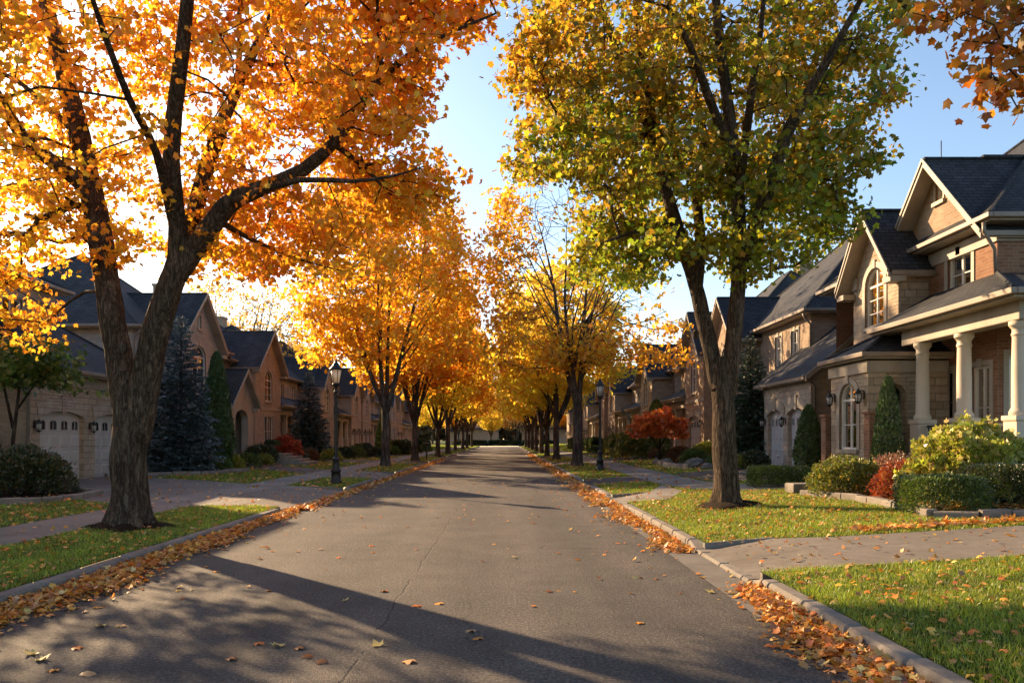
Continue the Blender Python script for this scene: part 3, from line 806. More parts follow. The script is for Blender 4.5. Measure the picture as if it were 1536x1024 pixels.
def vase(seed, H, RX, trunk_h, tr, nst, ntip, per, lsize, cols, w, leafkeep=None, spreadang=.5, lobes=None, stemz=.8, low=0.3, spread=.36, lean=0.0, twigr=.008, per_near=None, trunkmat='bark_grey', sides=16, zmin=4.6, forks=3):
    """a street tree with several ascending stems; returns (trunk mesh, crown mesh)"""
    rng = np.random.default_rng(seed); t = Tree(rng)
    t.limb_add([(0, 0, -.1), (0, 0, .3), (.03, 0, trunk_h * .6), (lean * .5, 0, trunk_h), (lean, 0, trunk_h + .5)], [tr * 1.08, tr, tr * .92, tr * .9, tr * .6], .5)
    for k in range(nst):
        a = 2 * math.pi * (k + rng.uniform(-.25, .25)) / nst + .4
        sp = spreadang * rng.uniform(.55, 1.25); top = H * rng.uniform(.68, .9)
        if k == 0: sp *= .2
        R = RX * sp; r0 = tr * rng.uniform(.5, .66)
        z0 = trunk_h - rng.uniform(0, .5)
        p = [(lean * .6 + .1 * math.cos(a), .1 * math.sin(a), z0)]
        for s in (.18, .4, .62, .82, 1.0):
            rr = R * (s ** .85) + .1
            p.append((lean + rr * math.cos(a + .12 * math.sin(6 * s + k)), rr * math.sin(a + .12 * math.sin(6 * s + k)), z0 + (top - z0) * s))
        t.limb_add(p, [r0, r0 * .82, r0 * .64, r0 * .46, r0 * .28, r0 * .1], .6)
        for j in range(forks):   # fork each stem
            f = rng.uniform(.5, 3.4); ji = int(f); q = np.array(p[ji]) * (1 - f + ji) + np.array(p[ji + 1]) * (f - ji); b = a + rng.uniform(-1.2, 1.2) * (1.6 if forks > 5 else .8)
            e = q + np.array([math.cos(b) * RX * .5, math.sin(b) * RX * .5, (top - q[2]) * rng.uniform(.45, .9)])
            t.limb_add([q, q * .6 + e * .4 + np.array([0, 0, -.1]), e], [r0 * (.5 - .07 * f), r0 * (.36 - .05 * f), r0 * .08], .6)
    lobes = lobes or [(0, 0, (H + trunk_h) * .56, RX, RX, (H - trunk_h * low * 3) * .5)]
    T = ell_pts(rng, lobes, ntip, .55, lambda p: p[:, 2] > zmin, (.55, -.10, seed * .7))
    t.grow(T, .8, .3, minz=trunk_h * .7)
    t.radii(twigr, .5, tr * .3)
    tips = t.P[t.tips]; par = t.P[t.par[t.tips]]
    if leafkeep is not None:
        k = leafkeep(tips, rng); tips, par = tips[k], par[k]
    lp = spray(rng, tips, par, per, spread, .6, .8)
    n = len(lp); ax, nr = droop_axes(rng, n, .5)
    cn = np.repeat(clump_noise(tips, .33, seed * 1.7), per)
    w = np.array(w, float); base = pal(rng, n, cols, w)
    sh = np.clip(.5 + 1.1 * cn, 0, 1)[:, None]
    base = base * (1 - .55 * sh) + np.array(cols[0]) * .55 * sh
    col = jitter_col(rng, base, .15, .1)
    tm = t.trunk_mesh('trunk', M[trunkmat], .45, 0, sides, .05, seed * 1.0)
    cm = leaves('crown', lp, rng.uniform(lsize * .75, lsize * 1.25, n), ax, nr, col, M['leaf'], 'tuft', curl=rng.uniform(.3, 1.6, n))
    return tm, cm

def place_tree(name, meshes, x, y, rz, sc, label, group=None, cat='tree', z=None, sz=None):
    r = empty(name, (x, y, (zt(x) if z is None else z) - .02), label, cat, group)
    r.rotation_euler = (0, 0, rz); r.scale = (sc, sc, sz or sc)
    link('trunk', meshes[0], r); link('crown', meshes[1], r)
    return r

# ------------------------------------------------------------------ shrubs and conifers
def shrub_mesh(seed, rx, ry, rz, n, ls, cols, w, lump=.15, kind='fold', flatbase=.25, box=False, shell=.55, mat='leaf_green', up=.5, lumpf=3.0):
    rng = np.random.default_rng(seed)
    d = unit(rng.normal(size=(n, 3))); d[:, 2] = np.where(d[:, 2] < -flatbase, -d[:, 2], d[:, 2]); d = unit(d)
    if box:
        m = np.max(np.abs(d), axis=1, keepdims=True); d0 = d / m; k = .8; dd = d * (1 - k) * 1.25 + d0 * k
    else: dd = d
    lum = np.array([mnoise.noise((a[0] * lumpf + seed, a[1] * lumpf, a[2] * lumpf)) for a in d])
    r = (1 - (1 - shell) * rng.random(n) ** 2.2) * (1 + lump * lum)
    stray = rng.random(n) < .05; r[stray] *= 1.06 + .08 * rng.random(stray.sum())
    p = dd * r[:, None] * np.array([rx, ry, rz]); p[:, 2] += rz * (flatbase + .12) * .9
    p[:, 2] = np.maximum(p[:, 2], .03)
    ax = unit(dd + rng.normal(0, .6, (n, 3)) + np.array([0, 0, up])); nr = unit(rng.normal(size=(n, 3)))
    col = jitter_col(rng, pal(rng, n, cols, w), .2, .1)
    return leaves('foliage', p, rng.uniform(ls * .7, ls * 1.3, n), ax, nr, col, M[mat], kind, curl=rng.uniform(.2, 1.5, n))

def stems_mesh(seed, rx, rz, n=7, r=.018):
    rng = random.Random(seed); b = MB()
    for k in range(n):
        a = 2 * math.pi * k / n + rng.uniform(-.3, .3); e = rng.uniform(.4, .8)
        b.tube([(.05 * math.cos(a), .05 * math.sin(a), -.04), (rx * e * .4 * math.cos(a), rx * e * .4 * math.sin(a), rz * .5), (rx * e * math.cos(a), rx * e * math.sin(a), rz * 1.05)], [r, r * .7, r * .3], 5)
    return b

def shrub(name, me, x, y, label, cat='shrub', group=None, stems=None, rz=0.0, sc=1.0):
    o = link(name, me, None, (x, y, zt(x) - .02)); o.rotation_euler = (0, 0, rz); o.scale = (sc,) * 3
    tag(o, label, cat, group)
    if stems: stems.build('stem', M['twig'], o)
    return o

def spruce_meshes(seed, H, R, n_lay, cols, w, needle=.12, dens=1.0):
    rng = np.random.default_rng(seed); b = MB(); P = []; A = []; S = []
    b.tube([(0, 0, -.05), (0, 0, H * .5), (0, 0, H * .98)], [H * .018, H * .011, .01], 8)
    for i in range(n_lay):
        f = i / n_lay; z = H * (.03 + .95 * f ** .95)
        L0 = R * (1 - f) ** .85 * rng.uniform(.85, 1.1) + .10
        nb = max(5, int(15 * (1 - f) + 5))
        for k in range(nb):
            a = 2 * math.pi * (k + rng.random()) / nb; Ln = L0 * rng.uniform(.72, 1.12)
            dr = -.22 * (1 - f) + .28 * f + rng.normal(0, .06)
            di = np.array([math.cos(a), math.sin(a), dr]); m = max(4, int(Ln / .045 * dens))
            tt = rng.random(m) ** .62; tt[0] = 1
            sag = .16 * (1 - f)
            pts = np.outer(tt * Ln, di) + np.array([0, 0, z]); pts[:, 2] += Ln * sag * (tt ** 2 * 1.3 - tt)
            side = np.array([-math.sin(a), math.cos(a), 0]); wv = (1.05 - tt) * Ln * .38 + .03
            pts += side * (rng.uniform(-1, 1, m) * wv)[:, None]; pts[:, 2] += rng.normal(0, .02, m) - .01
            ax = di * .8 + side * rng.normal(0, .55, m)[:, None] + rng.normal(0, .18, (m, 3)) + np.array([0, 0, .12])
            P.append(pts); A.append(ax); S.append(np.full(m, needle * (.75 + .5 * (1 - f))))
            if k % 3 == 0: b.tube([(0, 0, z), tuple(np.array([0, 0, z]) + di * Ln * .8 - np.array([0, 0, Ln * sag * .1]))], [.012, .004], 3)
    P = np.concatenate(P); A = np.concatenate(A); S = np.concatenate(S); n = len(P)
    nr = unit(rng.normal(size=(n, 3)) + np.array([0, 0, .8]))
    col = jitter_col(rng, pal(rng, n, cols, w), .2, .06)
    return b, leaves('foliage', P, S * rng.uniform(.7, 1.3, n), A, nr, col, M['needle'], 'tuft', width=S * .55)

def conifer(name, ms, x, y, label, cat, group=None, rz=0.0, sc=1.0):
    r = empty(name, (x, y, zt(x) - .02), label, cat, group); r.rotation_euler = (0, 0, rz); r.scale = (sc,) * 3
    if isinstance(ms[0], MB): ms[0].build('trunk', M['twig'], r)
    else: link('trunk', ms[0], r)
    link('crown', ms[1], r); return r

def column_meshes(seed, H, R, n, cols, w, ls=.09):
    rng = np.random.default_rng(seed)
    f = rng.random(n) ** .8; z = H * (.02 + .98 * f); a = rng.random(n) * 2 * np.pi
    prof = R * np.minimum(1, .62 + 1.6 * f) * np.clip((1 - f), 0, 1) ** .55 * 1.25
    lum = np.array([mnoise.noise((math.cos(q) * 1.6 + seed, math.sin(q) * 1.6, k * 1.3)) for q, k in zip(a, z)])
    r = prof * (1 - .4 * rng.random(n) ** 2) * (1 + .16 * lum)
    p = np.stack([r * np.cos(a), r * np.sin(a), z], 1)
    ax = np.stack([np.cos(a) * .45, np.sin(a) * .45, np.ones(n)], 1) + rng.normal(0, .22, (n, 3))
    nr = np.stack([np.cos(a), np.sin(a), np.full(n, .2)], 1) + rng.normal(0, .5, (n, 3))
    col = jitter_col(rng, pal(rng, n, cols, w), .2, .08)
    b = MB(); b.tube([(0, 0, -.05), (0, 0, H * .9)], [R * .14, .01], 6)
    return b, leaves('foliage', p, rng.uniform(ls * .7, ls * 1.4, n), ax, unit(nr), col, M['needle'], 'tuft', width=ls * .6)

# ------------------------------------------------------------------ ground cover
def blades(name, poly, dens, h, wd, cols, w, seed, maxd=1e9, extra=None, xr=None):
    rng = np.random.default_rng(seed); xs = [p[0] for p in poly]; ys = [p[1] for p in poly]
    A = (max(xs) - min(xs)) * (max(ys) - min(ys)); n = int(A * dens)
    x = rng.uniform(min(xs), max(xs), n); y = rng.uniform(min(ys), max(ys), n)
    k = inpoly(x, y, poly)
    if extra is not None: k &= extra(x, y)
    x, y = x[k], y[k]; n = len(x)
    if n == 0: return None
    cl = np.array([mnoise.noise((a * 1.7, b * 1.7, seed)) + .5 * mnoise.noise((a * 5, b * 5, seed)) for a, b in zip(x, y)])
    hh = h * (1 + .45 * cl) * rng.uniform(.55, 1.35, n)
    p = np.stack([x, y, ztn(x) - .004], 1)
    ax = rng.normal(0, .42, (n, 3)); ax[:, 2] = 1
    nr = rng.normal(size=(n, 3)); nr[:, 2] *= .2
    base = pal(rng, n, cols, w) * (1 + .35 * cl[:, None])
    col = jitter_col(rng, base, .18, .06)
    o = link(name, leaves(name, p, np.maximum(hh, .012), ax, nr, col, M['grass'], 'blade1' if wd > .008 else 'blade', width=wd * rng.uniform(.7, 1.3, n)))
    return tag(o, kind='stuff')

FALLCOL = [(.70, .30, .04), (.64, .22, .03), (.74, .40, .07), (.48, .22, .06), (.68, .46, .18), (.32, .13, .04)]
def litter(name, n, place, seed, size=(.07, .13), lift=.012, tilt=.3, curl=(.5, 3.0), w=(.27, .24, .2, .12, .1, .07), merge=None):
    rng = np.random.default_rng(seed)
    x, y = place(rng, n); n = len(x)
    z = np.where((x > KL) & (x < KR), .006, ztn(x) + .008)
    p = np.stack([x, y, z + rng.random(n) ** 2 * lift], 1)
    a = rng.random(n) * 2 * np.pi
    ax = np.stack([np.cos(a), np.sin(a), rng.normal(.12, tilt, n)], 1)
    nr = np.stack([rng.normal(0, tilt, n), rng.normal(0, tilt, n), np.ones(n)], 1)
    col = jitter_col(rng, pal(rng, n, FALLCOL, w), .2, .12)
    return leaves(name, p, rng.uniform(size[0], size[1], n), ax, unit(nr), col, M['leaf_fallen'], 'maple', curl=rng.uniform(curl[0], curl[1], n) * np.where(rng.random(n) < .3, -1, 1))
# ------------------------------------------------------------------ houses
def arch(a0, a1, b0, b1, rise, n=10):
    if rise <= 0: return [(a0, b0), (a1, b0), (a1, b1), (a0, b1)]
    bs = b1 - rise; am = (a0 + a1) / 2; hw = (a1 - a0) / 2
    return [(a0, b0), (a1, b0)] + [(am + hw * math.cos(math.pi * k / n), bs + rise * math.sin(math.pi * k / n)) for k in range(n + 1)]

class House:
    def __init__(self, side, u, y, label, zb=None, name='house', cat='house', group=None, far=False):
        self.s = side; self.zb = zt(side * u) if zb is None else zb; self.o = (side * u, y, self.zb)
        self.root = empty(name, self.o, label, cat, group); self.far = far
    def P(self, kind, pos):
        s = self.s
        return (lambda a, b, c: (s * (pos + c), a, b)) if kind == 'st' else (lambda a, b, c: (s * a, pos + c, b))
    def pbox(self, mb, P, a0, a1, b0, b1, c0, c1):
        p = P(a0, b0, c0); q = P(a1, b1, c1)
        mb.box(min(p[0], q[0]), max(p[0], q[0]), min(p[1], q[1]), max(p[1], q[1]), min(p[2], q[2]), max(p[2], q[2]))
    def ubox(self, mb, u0, u1, y0, y1, z0, z1): mb.box(min(self.s * u0, self.s * u1), max(self.s * u0, self.s * u1), y0, y1, z0, z1)
    def part(self, mb, name, mat, parent=None, bevel=0.0):
        if not mb.v: return None
        return mb.build(name, mat if not isinstance(mat, str) else M[mat], parent or self.root, self.o, bevel)
    def ring(self, mb, P, A, B, c0, c1):
        n = len(A)
        for i in range(n):
            j = (i + 1) % n
            mb.poly([P(*A[i], c0), P(*A[j], c0), P(*B[j], c0), P(*B[i], c0)])
            mb.poly([P(*B[i], c0), P(*B[j], c0), P(*B[j], c1), P(*B[i], c1)])
            mb.poly([P(*A[i], c0), P(*A[j], c0), P(*A[j], c1), P(*A[i], c1)])
    def wall(self, mb, kind, pos, outline, holes=(), depth=.16):
        P = self.P(kind, pos); loops = [[Vector((a, b, 0)) for a, b in outline]] + [[Vector((a, b, 0)) for a, b in h] for h in holes]
        flat = [v for l in loops for v in l]
        mb.idx([P(v.x, v.y, 0) for v in flat], [tuple(t) for t in geometry.tessellate_polygon(loops)])
        for h in holes:
            for i in range(len(h)):
                j = (i + 1) % len(h)
                mb.poly([P(*h[i], 0), P(*h[j], 0), P(*h[j], depth), P(*h[i], depth)])
    def window(self, kind, pos, a0, a1, b0, b1, rise=0.0, grid=(2, 3), surround=None, curtain=True, sill=True, name='window'):
        P = self.P(kind, pos); f = MB(); t = .055
        A = arch(a0, a1, b0, b1, rise); B = arch(a0 + t, a1 - t, b0 + t, b1 - t, rise * (a1 - a0 - 2 * t) / (a1 - a0))
        self.ring(f, P, A, B, .055, .13)
        nx, ny = grid; bs = b1 - rise
        for k in range(1, nx):
            x = a0 + (a1 - a0) * k / nx; w = .03 if nx % 2 == 0 and k == nx // 2 else .014
            self.pbox(f, P, x - w, x + w, b0 + t, (bs if rise else b1 - t) + (rise * .9 if rise and k * 2 == nx else 0), .075, .115)
        for k in range(1, ny + (1 if rise else 0)):
            z = b0 + (bs - b0 if rise else b1 - b0) * k / ny; w = .03 if (rise and k == ny) else .013
            self.pbox(f, P, a0 + t, a1 - t, z - w, z + w, .079, .111)
        fo = self.part(f, name, 'frame')
        g = MB(); g.poly([P(a, b, .10) for a, b in B])
        self.part(g, 'pane', 'glass' if not self.far else 'darkglass', fo)
        if not self.far:
            bk = MB(); 
            if curtain:
                cu = MB(); n = 14; wd = (a1 - a0) * .30
                for (x0, x1) in ((a0 + .02, a0 + wd), (a1 - wd, a1 - .02)):
                    pts = [(x0 + (x1 - x0) * k / n, .22 + .018 * math.sin(k * 2.1)) for k in range(n + 1)]
                    for (x, c), (x2, c2) in zip(pts, pts[1:]):
                        cu.poly([P(x, b0 + .02, c), P(x2, b0 + .02, c2), P(x2, b1 - rise * .45, c2), P(x, b1 - rise * .45, c)], True)
                self.part(cu, 'curtain', 'curtain', fo)
        s = MB()
        if sill: self.pbox(s, P, a0 - .09, a1 + .09, b0 - .10, b0 - .003, -.07, .05)
        if surround:
            A2 = arch(a0 - surround, a1 + surround, b0, b1 + surround, rise + surround * .6 if rise else 0)
            n = len(A2)
            for i in range(1, n):       # all sides but the bottom
                j = (i + 1) % n
                q = [P(*A2[i], -.025), P(*A2[j], -.025), P(*A[j], -.025), P(*A[i], -.025)]; s.poly(q)
                s.poly([P(*A2[i], -.025), P(*A2[j], -.025), P(*A2[j], .0), P(*A2[i], .0)])
                s.poly([P(*A[i], -.025), P(*A[j], -.025), P(*A[j], .02), P(*A[i], .02)])
            am = (a0 + a1) / 2; self.pbox(s, P, am - .09, am + .09, b1 - .02, b1 + surround + .06, -.05, -.026)
        self.part(s, 'sill', 'trim', fo)
        return A
    def garage_door(self, kind, pos, a0, a1, b0, b1, rise, mat='garage'):
        P = self.P(kind, pos); A = arch(a0, a1, b0, b1, rise); d = MB()
        d.poly([P(a, b, .15) for a, b in A])
        nx, rows = 4, 4; h = (b1 - rise - b0) / rows
        for i in range(rows - 1):
            for k in range(nx):
                x0 = a0 + (a1 - a0) * k / nx + .07; x1 = a0 + (a1 - a0) * (k + 1) / nx - .07
                z0 = b0 + i * h + .06; z1 = b0 + (i + 1) * h - .06
                d.loft([[P(x0, z0, .15), P(x1, z0, .15), P(x1, z1, .15), P(x0, z1, .15)], [P(x0 + .04, z0 + .04, .128), P(x1 - .04, z0 + .04, .128), P(x1 - .04, z1 - .04, .128), P(x0 + .04, z1 - .04, .128)]], True)
            z = b0 + (i + 1) * h; self.pbox(d, P, a0, a1, z - .008, z + .008, .143, .149)
        o = self.part(d, 'garage_door', mat)
        for k in range(nx):
            g = MB(); fr = MB()
            x0 = a0 + (a1 - a0) * k / nx + .09; x1 = a0 + (a1 - a0) * (k + 1) / nx - .09; z0 = b1 - rise - h + .10; z1 = b1 - rise - .04
            w = arch(x0, x1, z0, z1, .1, 6); wi = arch(x0 + .03, x1 - .03, z0 + .03, z1 - .03, .08, 6)
            self.ring(fr, P, w, wi, .125, .15)
            self.pbox(fr, P, (x0 + x1) / 2 - .01, (x0 + x1) / 2 + .01, z0, z1 - .02, .13, .148)
            g.poly([P(a, b, .142) for a, b in wi])
            self.part(fr, 'window_frame', mat, o); self.part(g, 'pane', 'darkglass', o)
        hd = MB(); self.pbox(hd, P, (a0 + a1) / 2 - .08, (a0 + a1) / 2 + .08, b0 + .3, b0 + .33, .10, .127); self.part(hd, 'handle', 'iron', o)
        return A
    def header(self, mb, P, a0, a1, b, rise, h=.32):
        """soldier course arch over a garage opening"""
        n = 10; am = (a0 + a1) / 2; hw = (a1 - a0) / 2 + .12; lo = []; hi = []
        for k in range(n + 1):
            a = am - hw + 2 * hw * k / n; e = rise * (1 - ((a - am) / hw) ** 2)
            lo.append((a, b - rise + e + .005)); hi.append((a + (a - am) * .06, b - rise + e + h))
        for i in range(n):
            q = [lo[i], lo[i + 1], hi[i + 1], hi[i]]
            mb.loft([[P(x, z, -.03) for x, z in q], [P(x, z, .0) for x, z in q]], True)
        self.pbox(mb, P, am - .1, am + .1, b - .06, b + h + .08, -.06, -.031)
    def hip(self, u0, u1, y0, y1, ze, pitch, mat='shingle', gut=True, oh=.42, name='roof', top=None):
        s = self.s; u0 -= oh; u1 += oh; y0 -= oh; y1 += oh; w, l = u1 - u0, y1 - y0; m = MB()
        q = lambda u, y, z: (s * u, y, z)
        if l >= w:
            h = w / 2; z = ze + h * pitch; um = (u0 + u1) / 2
            r0, r1 = q(um, y0 + h, z), q(um, y1 - h, z)
            m.poly([q(u0, y0, ze), q(u0, y1, ze), r1, r0]); m.poly([q(u1, y1, ze), q(u1, y0, ze), r0, r1])
            m.poly([q(u1, y0, ze), q(u0, y0, ze), r0]); m.poly([q(u0, y1, ze), q(u1, y1, ze), r1])
        else:
            h = l / 2; z = ze + h * pitch; ym = (y0 + y1) / 2
            r0, r1 = q(u0 + h, ym, z), q(u1 - h, ym, z)
            m.poly([q(u0, y0, ze), q(u1, y0, ze), r1, r0]); m.poly([q(u1, y1, ze), q(u0, y1, ze), r0, r1])
            m.poly([q(u0, y1, ze), q(u0, y0, ze), r0]); m.poly([q(u1, y0, ze), q(u1, y1, ze), r1])
        # ridge and hip caps
        for a in ((u0, y0), (u0, y1), (u1, y0), (u1, y1)):
            e = r0 if ((a[1] == y0) if l >= w else (a[0] == u0)) else r1
            m.tube([q(a[0], a[1], ze + .01), (e[0], e[1], e[2] + .01)], [.055, .055], 5, False)
        m.tube([r0, r1], [.06, .06], 5, False)
        ro = self.part(m, name, mat)
        f = MB(); self.ubox(f, u0 + .03, u1 - .03, y0 + .03, y1 - .03, ze - .15, ze - .012); self.part(f, 'soffit', 'trim', ro)
        if gut:
            g = MB(); z0, z1 = ze - .105, ze + .012
            self.ubox(g, u0 - .08, u0 + .028, y0 - .08, y1 + .08, z0, z1); self.ubox(g, u0 + .03, u1, y0 - .08, y0 + .028, z0, z1)
            self.part(g, 'gutter', 'gutter', ro, .015)
        return ro, z
    def gable(self, axis, f0, f1, c0, c1, ze, zp, oh=.38, mat='shingle', board='trim', name='gable_roof', eo=.3, ret=True):
        """gabled roof: ridge runs along `axis` ('u' or 'y') from front f0 (overhanging by oh) to f1; c0..c1 across"""
        s = self.s; q = (lambda a, c, z: (s * a, c, z)) if axis == 'u' else (lambda a, c, z: (s * c, a, z))
        cm = (c0 + c1) / 2; k = (zp - ze) / (cm - c0); F0 = f0 - oh; a0, a1 = c0 - eo, c1 + eo; zl = ze - eo * k
        m = MB(); t = MB(); gs = []
        for (ca, za) in ((a0, zl), (a1, zl)):
            m.slab([q(F0, ca, za), q(f1, ca, za), q(f1, cm, zp), q(F0, cm, zp)], .06)
            t.slab([q(F0 + .02, ca + (.02 if ca < cm else -.02), za - .064), q(f1, ca + (.02 if ca < cm else -.02), za - .064), q(f1, cm, zp - .064), q(F0 + .02, cm, zp - .064)], .1)
            e = -.05 if ca < cm else .05
            lo, hi = min(ca + e, ca - e * .2), max(ca + e, ca - e * .2)
            # gutter along the eave
            P0 = q(F0 + .05, lo, za - .12); P1 = q(f1, hi, za + .0)
            g = MB(); gs.append(g); g.box(min(P0[0], P1[0]), max(P0[0], P1[0]), min(P0[1], P1[1]), max(P0[1], P1[1]), za - .13, za - .02)
        # barge boards, one per slope, butting at the ridge
        for sg in (1, -1):
            ca = a0 if sg > 0 else a1
            pr = [(ca, zl - .02), (cm, zp - .02), (cm, zp - .2), (ca, zl - .19)]
            t.loft([[q(F0 - .035, c, z) for c, z in pr], [q(F0 + .015, c, z) for c, z in pr]], True)
            pr2 = [(ca, zl + .03), (cm, zp + .03), (cm, zp - .06), (ca, zl - .06)]
            t.loft([[q(F0 - .065, c, z) for c, z in pr2], [q(F0 - .037, c, z) for c, z in pr2]], True)
            if ret:
                d = .42 * sg
                P0 = q(F0 + .02, ca, 0); P1 = q(f0 + .05, ca + d, 0)
                t.box(min(P0[0], P1[0]), max(P0[0], P1[0]), min(P0[1], P1[1]), max(P0[1], P1[1]), zl - .29, zl - .14)
        m.tube([q(F0, cm, zp + .0), q(f1, cm, zp + .0)], [.06, .06], 5, False)
        ro = self.part(m, name, mat); self.part(t, 'bargeboard', board, ro)
        for g in gs: self.part(g, 'gutter', 'gutter', ro)
        return ro
    def lean(self, u0, u1, y0, y1, ze, zt_, mat='shingle', name='porch_roof', hips=True):
        """roof sloping to the street from a wall at u1, hipped at both ends"""
        s = self.s; q = lambda u, y, z: (s * u, y, z); r = (u1 - u0) if hips else 0
        m = MB()
        m.poly([q(u0, y0, ze), q(u0, y1, ze), q(u1, y1 - r, zt_), q(u1, y0 + r, zt_)])
        if hips:
            m.poly([q(u1, y0, ze), q(u0, y0, ze), q(u1, y0 + r, zt_)]); m.poly([q(u0, y1, ze), q(u1, y1, ze), q(u1, y1 - r, zt_)])
            m.tube([q(u0, y0, ze + .01), q(u1, y0 + r, zt_ + .01)], [.05, .05], 5, False)
        else:
            m.poly([q(u0, y0, ze), q(u1, y0, zt_), q(u1, y0, ze)]); m.poly([q(u0, y1, ze), q(u1, y1, ze), q(u1, y1, zt_)])
        ro = self.part(m, name, mat)
        f = MB(); self.ubox(f, u0 + .03, u1, y0 + .03, y1 - .03, ze - .2, ze - .012); self.part(f, 'soffit', 'trim', ro)
        g = MB(); self.ubox(g, u0 - .08, u0 + .028, y0 - .06, y1 + .06, ze - .105, ze + .012); self.ubox(g, u0 + .03, u1, y0 - .08, y0 + .028, ze - .105, ze + .012)
        self.part(g, 'gutter', 'gutter', ro, .015)
        return ro
    def column(self, u, y, z0, z1, w=.34, ped=.9, round_=False):
        b = MB(); s = self.s; x = s * u
        def sq(h, z): return [(x - h, y - h, z), (x + h, y - h, z), (x + h, y + h, z), (x - h, y + h, z)]
        h = w / 2
        R = []
        if ped: R += [(h * 1.5, z0), (h * 1.5, z0 + .12), (h * 1.34, z0 + .15), (h * 1.32, z0 + ped - .12), (h * 1.5, z0 + ped - .09), (h * 1.5, z0 + ped)]
        zb = z0 + ped
        b.loft([sq(r, z) for r, z in R], True) if R else None
        pr = [(h * 1.28, zb), (h * 1.28, zb + .08), (h * 1.12, zb + .12), (h, zb + .16), (h * .99, zb + .9), (h * .9, z1 - .3), (h * 1.02, z1 - .28), (h * 1.02, z1 - .25), (h * .92, z1 - .23), (h * .92, z1 - .16), (h * 1.25, z1 - .09), (h * 1.3, z1 - .085), (h * 1.3, z1)]
        if round_: b.lathe(x, y, pr, 16)
        else: b.loft([sq(r, z) for r, z in pr], True)
        return self.part(b, 'column', 'column', None, .012)
    def downspout(self, pts):
        b = MB(); b.tube([(self.s * u, y, z) for u, y, z in pts], .045, 6); self.part(b, 'downspout', 'gutter')
    def lantern(self, kind, pos, a, b):
        P = self.P(kind, pos); m = MB()
        self.pbox(m, P, a - .05, a + .05, b - .1, b + .1, -.015, -.002); self.pbox(m, P, a - .02, a + .02, b + .1, b + .13, -.14, -.016)
        x, y, z = P(a, b, -.15)
        m.lathe(x, y, [(.035, z - .22), (.05, z - .19), (.075, z - .18), (.085, z - .16)], 6); m.lathe(x, y, [(.12, z + .04), (.05, z + .11), (.02, z + .17)], 6)
        for k in range(6):
            t = math.pi * k / 3; m.tube([(x + .075 * math.cos(t), y + .075 * math.sin(t), z - .17), (x + .1 * math.cos(t), y + .1 * math.sin(t), z + .05)], .008, 4)
        o = self.part(m, 'wall_lantern', 'iron')
        g = MB(); g.lathe(x, y, [(.065, z - .16), (.088, z + .04)], 6); self.part(g, 'lamp_glass', 'frosted', o)
    def steps(self, u0, u1, y0, y1, zlo, zhi, n):
        b = MB(); d = (u1 - u0) / n; h = (zhi - zlo) / n
        for k in range(n): self.ubox(b, u0 + d * k, u1 + .02 * k, y0 + .002 * k, y1 - .002 * k, zlo + h * k - .05, zlo + h * (k + 1))
        return self.part(b, 'steps', 'edging', None, .015)
    def shell(self, mb, u0, u1, y0, y1, z0, z1, skip=()):
        s = self.s; q = lambda u, y, z: (s * u, y, z)
        if 'st' not in skip: mb.poly([q(u0, y0, z0), q(u0, y1, z0), q(u0, y1, z1), q(u0, y0, z1)])
        if 'cam' not in skip: mb.poly([q(u0, y0, z0), q(u1, y0, z0), q(u1, y0, z1), q(u0, y0, z1)])
        if 'far' not in skip: mb.poly([q(u0, y1, z0), q(u1, y1, z0), q(u1, y1, z1), q(u0, y1, z1)])
        if 'back' not in skip: mb.poly([q(u1, y0, z0), q(u1, y1, z0), q(u1, y1, z1), q(u1, y0, z1)])

